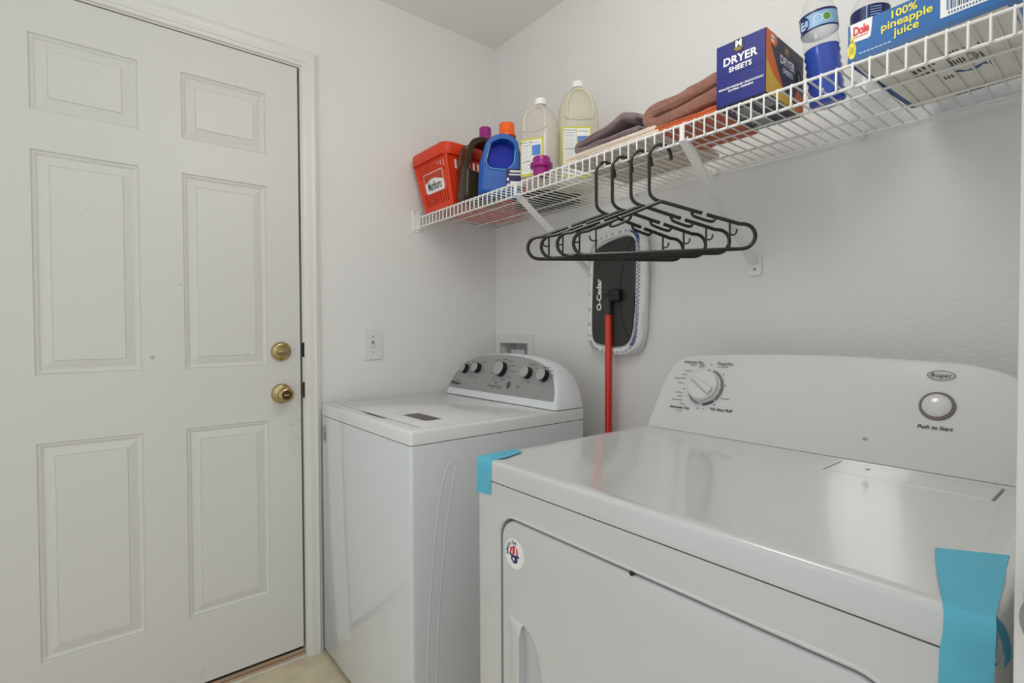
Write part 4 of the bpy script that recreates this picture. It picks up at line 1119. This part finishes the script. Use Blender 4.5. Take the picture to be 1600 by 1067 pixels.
towel('cream folded towel lying flat under the mauve grey towel', M_cream, [(1.13, z + 0.0065), (0.95, z + 0.0065), (0.835, z + 0.0065), (0.818, z + 0.0125), (0.835, z + 0.0185), (0.95, z + 0.019), (1.12, z + 0.0185)], 0.0140, -0.376, -0.10, seed=1, amp=0.002)
towel('mauve grey towel folded double on top of the cream towel', M_mauve, [(1.060, z + 0.0385), (0.93, z + 0.037), (0.862, z + 0.036), (0.846, z + 0.046), (0.862, z + 0.056), (0.92, z + 0.061), (0.975, z + 0.074), (1.005, z + 0.084), (1.020, z + 0.083), (1.055, z + 0.070)], 0.0205, -0.362, -0.12, seed=2)
towel('rust orange towel bunched on the shelf beneath the tan towel', M_rust, [(1.278, z + 0.0062), (1.22, z + 0.0060), (1.15, z + 0.0060), (1.105, z + 0.0062), (1.095, z + 0.0095), (1.105, z + 0.0128), (1.16, z + 0.0135), (1.22, z + 0.0135), (1.278, z + 0.014)], 0.0085, -0.376, -0.185, seed=3, amp=0.003)
towel('tan towel folded into a thick roll left of the dryer sheet box', M_tan, [(1.279, z + 0.0495), (1.23, z + 0.0435), (1.17, z + 0.0375), (1.118, z + 0.0325), (1.093, z + 0.048), (1.118, z + 0.0645), (1.17, z + 0.0695), (1.23, z + 0.0755), (1.279, z + 0.0815)], 0.0315, -0.368, -0.14, seed=4, amp=0.004, rmin=0.72)

# ------------------------------------------------------------------ dryer sheets box
bx_l, bx_w, bx_h = 0.101, 0.184, 0.125
dsx = thing('dryer_sheet_box', 'blue and orange dryer sheet box standing beside the tan towel', 'box', (1.2895 + bx_l / 2, -0.3975 + bx_w / 2, ZS), math.radians(1.5))
bm = nb(); box(bm, -bx_l / 2, bx_l / 2, -bx_w / 2, bx_w / 2, 0.0, bx_h, 0.0006, 1); bb = bm_obj('carton', bm, M_boxblue, dsx, world=False, smooth=False)
FF = frame((0, -bx_w / 2 - 0.0001, 0), (1, 0, 0), (0, 0, 1))
RF = frame((bx_l / 2 + 0.0001, 0, 0), (0, 1, 0), (0, 0, 1))
BF = frame((0, 0, -0.00005), (1, 0, 0), (0, -1, 0))
decal('perforation', [rect(-bx_l / 2, bx_l / 2, 0.0585, 0.0592)], M_navy, bb, FF, world=False)
decal('brand_badge', [[(-0.014, bx_h), (-0.014, 0.104), (-0.010, 0.1015), (0.001, 0.099), (0.007, 0.1015), (0.0075, bx_h)]], M_boxblack, bb, FF, world=False)
text('badge_lettering', 'M', 0.017, M_white, bb, lift(FF, -0.0032, 0.1155, 0.0008), world=False, bold=0.0010)
text('badge_lettering', "MEMBER'S", 0.0042, M_gold, bb, lift(FF, -0.0032, 0.1065, 0.0008), world=False, bold=0.0001)
text('badge_lettering', 'MARK', 0.0042, M_gold, bb, lift(FF, -0.0032, 0.1030, 0.0008), world=False, bold=0.0001)
text('lettering', 'DRYER', 0.0222, M_white, bb, lift(FF, -0.001, 0.0865, 0.0006), world=False, bold=0.0007, spacing=1.04)
text('lettering', 'SHEETS', 0.0140, M_white, bb, lift(FF, 0.000, 0.0685, 0.0006), world=False, bold=0.0005, spacing=1.04)
text('small_lettering', 'REDUCES WRINKLES \u2022 FIGHTS STATIC', 0.0054, M_white, bb, lift(FF, 0.001, 0.0330, 0.0006), world=False, bold=0.0002)
text('small_lettering', 'SOFTENS \u2022 FRESHENS', 0.0054, M_white, bb, lift(FF, 0.001, 0.0265, 0.0006), world=False, bold=0.0002)
w2 = bx_w / 2
decal('side_print_slate', [rect(-w2, w2, 0, bx_h)], M_boxslate, bb, RF, 0.0003, world=False)
decal('side_print_orange', [[(-w2, 0.0), (-0.0, 0.0), (-0.012, 0.030), (-0.075, bx_h - 0.020), (-w2, bx_h - 0.018)]], M_boxorange, bb, RF, 0.0006, world=False)
decal('side_print_yellow', [[(-w2, 0.0), (0.055, 0.0), (0.04, 0.012), (-0.02, 0.030), (-0.06, 0.044), (-w2, 0.068)]], M_boxyellow, bb, RF, 0.0009, world=False)
decal('side_print_patch', [[(0.055, 0.0), (w2, 0.0), (w2, 0.038), (0.062, 0.048), (0.045, 0.030)]], M_boxorange, bb, RF, 0.0007, world=False)
decal('side_print_flag', [[(-w2, bx_h), (-w2, bx_h - 0.022), (-0.052, bx_h - 0.026), (-0.044, bx_h - 0.020), (-0.042, bx_h - 0.010), (-0.045, bx_h)]], M_boxorange, bb, RF, 0.0010, world=False)
decal('side_flag_marks', [rect(-0.072, -0.054, bx_h - 0.012, bx_h - 0.006), rect(-0.072, -0.056, bx_h - 0.020, bx_h - 0.014)], M_white, bb, RF, 0.0013, world=False)
text('badge_lettering', 'M', 0.022, M_gold, bb, lift(RF, 0.004, 0.108, 0.0009), world=False, bold=0.0010)
text('lettering', 'DRYER', 0.0235, M_white, bb, lift(RF, 0.008, 0.085, 0.0010), world=False, bold=0.0008)
text('lettering', 'SHEETS', 0.0150, M_white, bb, lift(RF, 0.010, 0.066, 0.0010), world=False, bold=0.0005)
decal('side_disc', [ellipse(0.066, 0.072, 0.014, 0.018)], M_inkdark, bb, RF, 0.0012, world=False)
decal('side_disc_mark', [ellipse(0.065, 0.074, 0.005, 0.008, 14), rect(0.062, 0.076, 0.066, 0.069)], M_green, bb, RF, 0.0014, world=False)
decal('bottom_print', [rect(-bx_l / 2 + 0.001, bx_l / 2 - 0.001, -w2 + 0.001, w2 - 0.001)], M_boxslate, bb, BF, 0.0001, world=False)
decal('bottom_marks', [rect(-0.040 + (i % 3) * 0.004, -0.005 + (i % 2) * 0.006, -0.07 + i * 0.008, -0.067 + i * 0.008) for i in range(16)] + [rect(0.012, 0.042, 0.02 + i * 0.007, 0.0225 + i * 0.007) for i in range(6)], M_white, bb, BF, 0.00015, world=False)

# ------------------------------------------------------------------ bottles
def wrap(me, R):
    for v in me.vertices:
        x, y, zz = v.co
        a = x / R - PI / 2
        r = R + y
        v.co = (r * math.cos(a), r * math.sin(a), zz)
def band(bm, R, z0, z1, seg=32, a0=0, a1=2 * PI):
    n = seg
    A = [bm.verts.new((R * math.cos(a0 + (a1 - a0) * k / n), R * math.sin(a0 + (a1 - a0) * k / n), z0)) for k in range(n + 1)]
    B = [bm.verts.new((R * math.cos(a0 + (a1 - a0) * k / n), R * math.sin(a0 + (a1 - a0) * k / n), z1)) for k in range(n + 1)]
    for k in range(n): bm.faces.new((A[k], A[k + 1], B[k + 1], B[k]))
def curved_disc(name, a_deg, zc, rx, rz, R, m_, parent, n=20):
    bm = nb(); c0 = bm.verts.new((R * math.cos(math.radians(a_deg)), R * math.sin(math.radians(a_deg)), zc)); pr_ = []
    for k in range(n):
        x = rx * math.cos(2 * PI * k / n); zz = zc + rz * math.sin(2 * PI * k / n)
        a = math.radians(a_deg) + x / R
        pr_.append(bm.verts.new((R * math.cos(a), R * math.sin(a), zz)))
    for k in range(n): bm.faces.new((c0, pr_[k], pr_[(k + 1) % n]))
    return bm_obj(name, bm, m_, parent, world=False)
def bottle(loc, label, filled, tilt=0.0):
    o = thing('water_bottle', label, 'bottle', loc)
    o.rotation_euler = (0.0, 0.0, 0.0)
    R = 0.034
    bp = [(0, 0.006), (0.018, 0.003), (0.028, 0.0), (0.034, 0.006), (R, 0.018)]
    for k in range(6):
        zz = 0.026 + k * 0.016
        bp += [(R, zz), (R - 0.0026, zz + 0.008)]
    bp += [(R, 0.122), (R * 0.93, 0.136), (R, 0.150), (R, 0.186), (R * 0.94, 0.198), (R * 0.75, 0.214), (R * 0.50, 0.226), (0.0145, 0.233), (0.0145, 0.236), (0.018, 0.237), (0.018, 0.240), (0.0140, 0.241), (0.0135, 0.250)]
    bm = nb(); lathe(bm, bp, 32); b = bm_obj('bottle_shell', bm, M_clear, o, world=False, angle=60)
    bm = nb(); lathe(bm, [(0, 0.244), (0.0150, 0.244), (0.0152, 0.2465), (0.0150, 0.262), (0.014, 0.264), (0, 0.2645)], 24); bm_obj('cap', bm, M_white, o, world=False)
    if filled:
        lp = [(0, 0.0085), (0.018, 0.0045), (0.027, 0.0025), (0.033, 0.008), (R - 0.0012, 0.019)]
        for k in range(6):
            zz = 0.026 + k * 0.016
            lp += [(R - 0.0012, zz), (R - 0.0040, zz + 0.008)]
        lp = [q for q in lp if q[1] < 0.117] + [(R - 0.0020, 0.118), (0, 0.118)]
        bm = nb(); lathe(bm, lp, 32); bm_obj('liquid', bm, M_liquid, o, world=False, angle=60)
    bm = nb(); band(bm, R + 0.0005, 0.151, 0.187); lbl = bm_obj('label', bm, M_white if filled else M_navy, o, world=False)
    if filled:
        bm = nb(); band(bm, R + 0.0007, 0.151, 0.187, 28, math.radians(-165), math.radians(20)); bm_obj('label_front', bm, M_skyblue, lbl, world=False)
        bm = nb(); band(bm, R + 0.0009, 0.151, 0.1545, 28, math.radians(-165), math.radians(20)); bm_obj('label_border', bm, M_navy, lbl, world=False)
        bm = nb(); band(bm, R + 0.0009, 0.1825, 0.187, 28, math.radians(-165), math.radians(20)); bm_obj('label_border', bm, M_navy, lbl, world=False)
        # view azimuth from bottle to camera is about -68 degrees
        curved_disc('label_logo', -122, 0.168, 0.014, 0.0155, R + 0.0010, M_navy, lbl)
        for q in range(3):
            bm = nb(); band(bm, R + 0.0013, 0.1585 + q * 0.007, 0.162 + q * 0.007, 6, math.radians(-131), math.radians(-114 - q * 3))
            bm_obj('label_logo_mark', bm, M_white, lbl, world=False)
        curved_disc('label_seal', -72, 0.1685, 0.0085, 0.0085, R + 0.0010, M_white, lbl)
        curved_disc('label_seal_centre', -72, 0.1685, 0.0072, 0.0072, R + 0.0012, M_skyblue, lbl)
        curved_disc('label_seal', -46, 0.1685, 0.0085, 0.0085, R + 0.0010, M_white, lbl)
        curved_disc('label_seal_centre', -46, 0.1685, 0.0072, 0.0072, R + 0.0012, M_green, lbl)
    else:
        bm = nb(); band(bm, R + 0.0008, 0.151, 0.187, 2, math.radians(-84), math.radians(-81)); 
        for q in range(5): band(bm, R + 0.0008, 0.160 + q * 0.005, 0.1615 + q * 0.005, 6, math.radians(-72), math.radians(-40))
        bm_obj('label_print', bm, M_skyblue, lbl, world=False)
    return o
b1_ = bottle((1.4400, -0.2180, ZS + 0.0042), 'plastic bottle half full of blue liquid beside the dryer sheet box', True)
b1_.rotation_euler = Matrix.Rotation(math.radians(-7.0), 4, Vector((-0.777, 0.629, 0.0))).to_euler()
bottle((1.5000, -0.1700, ZS), 'empty clear plastic bottle with navy label behind the juice carton', False)

# ------------------------------------------------------------------ juice carton
jw, jdp, jh = 0.208, 0.312, 0.0675
ang = math.radians(-3.4)
Rz = Matrix.Rotation(ang, 4, 'Z')
fl = Vector((1.5305, -0.3840, ZS))
ctr = fl + (Rz @ Vector((jw / 2, jdp / 2, 0)))
jc = thing('juice_carton', 'blue pineapple juice carton at the right end of the wire shelf', 'carton', ctr, ang)
bm = nb(); box(bm, -jw / 2, jw / 2, -jdp / 2, jdp / 2, 0.0, jh, 0.001, 1); cb = bm_obj('carton_shell', bm, M_juiceblue, jc, world=False, smooth=False)
FJ = frame((0, -jdp / 2 - 0.0001, 0), (1, 0, 0), (0, 0, 1))
BJ = frame((0, 0, -0.00005), (1, 0, 0), (0, -1, 0))
LJ = -jw / 2
decal('bottom_board', [rect(-jw / 2 + 0.0005, jw / 2 - 0.0005, -jdp / 2 + 0.0005, jdp / 2 - 0.0005)], M_board, cb, BJ, 0.00005, world=False)
decal('bottom_stripe', [rect(-0.1035, -0.0945, -0.150, 0.150)], M_juicedark, cb, BJ, 0.00009, world=False)
decal('bottom_stripe', [rect(-0.030, 0.1030, -0.1515, -0.1465)], M_navy, cb, BJ, 0.00009, world=False)
decal('bottom_arrow_mark', [[(-0.0935, 0.062), (-0.083, 0.050), (-0.0935, 0.047)]], M_juicedark, cb, BJ, 0.00009, world=False)
ox, oy = 0.019, 0.017
plate('bottom_oval', [ellipse(ox, oy, 0.0215, 0.0275, 36)], M_inkgrey, cb, lift(BJ, 0, 0, 0.0001), holes=[ellipse(ox, oy, 0.0190, 0.0248, 36)], ext=0.00004, world=False)
plate('bottom_oval', [ellipse(ox + 0.011, oy, 0.0065, 0.0135, 28)], M_inkgrey, cb, lift(BJ, 0, 0, 0.0001), holes=[ellipse(ox + 0.011, oy, 0.0045, 0.0110, 28)], ext=0.00004, world=False)
mk = [rect(ox - 0.0160 + 0.0042 * i, ox - 0.0135 + 0.0042 * i, oy - 0.011 - (i % 2) * 0.004, oy + 0.012 - (i % 3) * 0.003) for i in range(5)]
for i in range(9):                                     # bowed line of print above the oval
    a_ = math.radians(60 + i * 9); cxm, cym = ox + 0.030 * math.cos(a_) + 0.003, oy + 0.046 * math.sin(a_)
    mk.append(rect(cxm - 0.0014, cxm + 0.0010, cym - 0.005, cym + 0.005))
mk += [rect(-0.047 + 0.0075 * i, -0.0425 + 0.0075 * i, 0.018 + 0.004 * i, 0.036 + 0.003 * i) for i in range(5)]
mk += [rect(-0.050 + 0.008 * i, -0.0445 + 0.008 * i, -0.004 + 0.003 * i, 0.006 + 0.003 * i) for i in range(4)]
mk += [rect(-0.021 + 0.0052 * i, -0.0178 + 0.0052 * i, -0.053, -0.036) for i in range(4)]
mk += [rect(0.0425, 0.0455, -0.012, 0.026), rect(0.0445, 0.0475, -0.062, -0.028), rect(0.049, 0.0515, 0.046, 0.066)]
mk_ = decal('bottom_marks', mk, M_inkgrey, cb, BJ, 0.0001, world=False); mk_['kind'] = 'stuff'
decal('bottom_ribbon', [[(-0.002, -0.030), (0.006, -0.040), (0.018, -0.045), (0.030, -0.042), (0.036, -0.033), (0.042, -0.041), (0.042, -0.024), (0.030, -0.029), (0.022, -0.037), (0.012, -0.036), (0.008, -0.028), (0.004, -0.022)]], M_juicedark, cb, BJ, 0.0001, world=False)
decal('front_trim', [rect(-jw / 2, jw / 2, 0.0, 0.008)], M_juicedark, cb, FJ, world=False)
lg = plate('logo_panel', [[(LJ + 0.0065, 0.0375), (LJ + 0.009, 0.0350), (LJ + 0.032, 0.0335), (LJ + 0.0355, 0.0365), (LJ + 0.038, 0.0670), (LJ + 0.0035, 0.0670)]], M_white, cb, FJ, ext=0.0004, world=False)
text('logo_lettering', 'Dole', 0.0200, M_logored, lg, lift(FJ, LJ + 0.0205, 0.0520, 0.0008), world=False, bold=0.0009, spacing=0.9, xs=0.66)
decal('logo_underline', [[(LJ + 0.0095, 0.0415), (LJ + 0.0315, 0.0415), (LJ + 0.0315, 0.0428), (LJ + 0.0095, 0.0428)]], M_logored, lg, FJ, 0.0008, world=False)
for s, x, zz, sz in (('100%', 0.0815, 0.0548, 0.0175), ('pineapple', 0.0855, 0.0402, 0.0185), ('juice', 0.0860, 0.0245, 0.0185)):
    text('lettering', s, sz, M_yellowprint, cb, lift(FJ, LJ + x, zz, 0.0006), world=False, bold=0.0003)
decal('small_print', [rect(LJ + 0.018 + 0.006 * i, LJ + 0.0225 + 0.006 * i, 0.0118, 0.0132) for i in range(8)], M_white, cb, FJ, world=False)
decal('barcode_panel', [rect(LJ + 0.130, LJ + 0.192, 0.0175, 0.0672)], M_white, cb, FJ, world=False)
bars = []; xx = LJ + 0.138; i = 0
while xx < LJ + 0.186:
    wdt = (0.0014, 0.0007, 0.0022, 0.0009)[i % 4]; bars.append(rect(xx, xx + wdt, 0.0265, 0.0672)); xx += wdt + (0.0010, 0.0016, 0.0008)[i % 3]; i += 1
decal('barcode', bars, M_juicedark, cb, FJ, 0.0008, world=False)
decal('barcode_digits', [rect(LJ + 0.140 + 0.0036 * i, LJ + 0.1418 + 0.0036 * i, 0.0200, 0.0235) for i in range(13)], M_juicedark, cb, FJ, 0.0008, world=False)
pa = (LJ + 0.0068, 0.0220)
pn = plate('pineapple_print', [ellipse(pa[0], pa[1], 0.0064, 0.0150, 24)], M_yellowprint, cb, FJ, ext=0.0003, world=False)
ln_ = []
for i in range(-3, 4):
    q = i * 0.0042
    for s in (1, -1):
        P_ = []
        for t_ in (-1, 1):
            P_.append((pa[0] + t_ * 0.0045, pa[1] + q + s * t_ * 0.0055))
        (ax, ay), (bx_, by_) = P_
        if all(((px - pa[0]) / 0.0064) ** 2 + ((py - pa[1]) / 0.0150) ** 2 < 1.15 for px, py in P_):
            ln_.append([(ax, ay - 0.0004), (bx_, by_ - 0.0004), (bx_, by_ + 0.0004), (ax, ay + 0.0004)])
decal('pineapple_pattern', ln_, M_inkbrown, pn, FJ, 0.0008, world=False)
decal('pineapple_leaves', [[(pa[0] - 0.0022, 0.035), (pa[0] + 0.0022, 0.035), (pa[0] + dx * 1.6, zt_), (pa[0] + dx * 0.6, 0.040)] for dx, zt_ in ((-0.0035, 0.047), (-0.0018, 0.052), (0.0006, 0.055), (0.0028, 0.051), (0.0036, 0.046))], M_yellowprint, pn, FJ, 0.0005, world=False)

# ------------------------------------------------------------------ hangers
def hanger_proto():
    o = thing('clothes_hanger', '', 'hanger', (0, 0, 0), 0, 'black hangers on the shelf front')
    r = 0.0043
    to = lambda L: [(x, 0, zz) for x, zz in L]
    bm = nb()
    hk = smooth_outline([(0.0225, -0.030), (0.0205, -0.014), (0.014, -0.001), (0.002, 0.0072), (-0.012, 0.0060), (-0.022, -0.004), (-0.0265, -0.020), (-0.0265, -0.060), (-0.0265, -0.094), (-0.0235, -0.108), (-0.014, -0.118), (0.0, -0.125)], 4)
    tube(bm, to(hk), 0.0040, 10); bm_obj('hook', bm, M_hanger, o, world=False)
    az = -0.124
    for s in (1, -1):
        bm = nb()
        tube(bm, [(0, 0, az), (s * 0.091, 0, az - 0.0325)], r, 8)
        U_ = smooth_outline([(0.067, az - 0.023), (0.070, az - 0.035), (0.079, az - 0.041), (0.107, az - 0.0515), (0.116, az - 0.0505), (0.120, az - 0.0430)], 3)
        tube(bm, [(s * x, 0, zz) for x, zz in U_], 0.0036, 8)
        O_ = [(0.1005, az - 0.0360), (0.145, az - 0.0515), (0.170, az - 0.0605)] + arc(0.176, az - 0.0890, 0.0280, 76, -90, 10)
        tube(bm, [(s * x, 0, zz) for x, zz in O_], r, 8)
        bm_obj('shoulder_arm', bm, M_hanger, o, world=False)
        bm = nb(); tube(bm, [(s * 0.150, 0, az - 0.0535), (s * 0.150, 0, az - 0.117)], 0.0024, 6)
        tube(bm, [(s * x, 0, zz) for x, zz in smooth_outline([(0.150, az - 0.083), (0.157, az - 0.085), (0.1635, az - 0.0805), (0.165, az - 0.072)], 3)], 0.0021, 6)
        bm_obj('post', bm, M_hanger, o, world=False)
    bm = nb(); tube(bm, [(-0.176, 0, az - 0.117), (0.176, 0, az - 0.117)], r, 8); bm_obj('bottom_bar', bm, M_hanger, o, world=False)
    bm = nb(); bm.faces.new([bm.verts.new(p_) for p_ in ((-0.014, 0.001, az - 0.003), (0.014, 0.001, az - 0.003), (0.0, 0.001, az - 0.012))])
    bm_obj('gusset', bm, M_hanger, o, world=False) if False else bm.free()
    return o
hp = hanger_proto()
spots = [(0.985, 56, 'black plastic hanger farthest left, hooked on the shelf front rail'),
         (1.0387, 49, 'black plastic hanger second from the left on the shelf rail'),
         (1.0967, 46, 'black plastic hanger third from the left on the shelf rail'),
         (1.1500, 38, 'black plastic hanger farthest right, nearest the diagonal shelf brace')]
for i, (x, th, lab) in enumerate(spots):
    if i == 0: o = hp
    else:
        o = hp.copy(); COL.objects.link(o)
        for ch in list(hp.children):
            c = ch.copy(); COL.objects.link(c); c.parent = o
    o.location = (x, SY + 0.0035, 1.5675 + 0.0033)
    o.rotation_euler = (0, 0, math.radians(th))
    o['label'] = lab
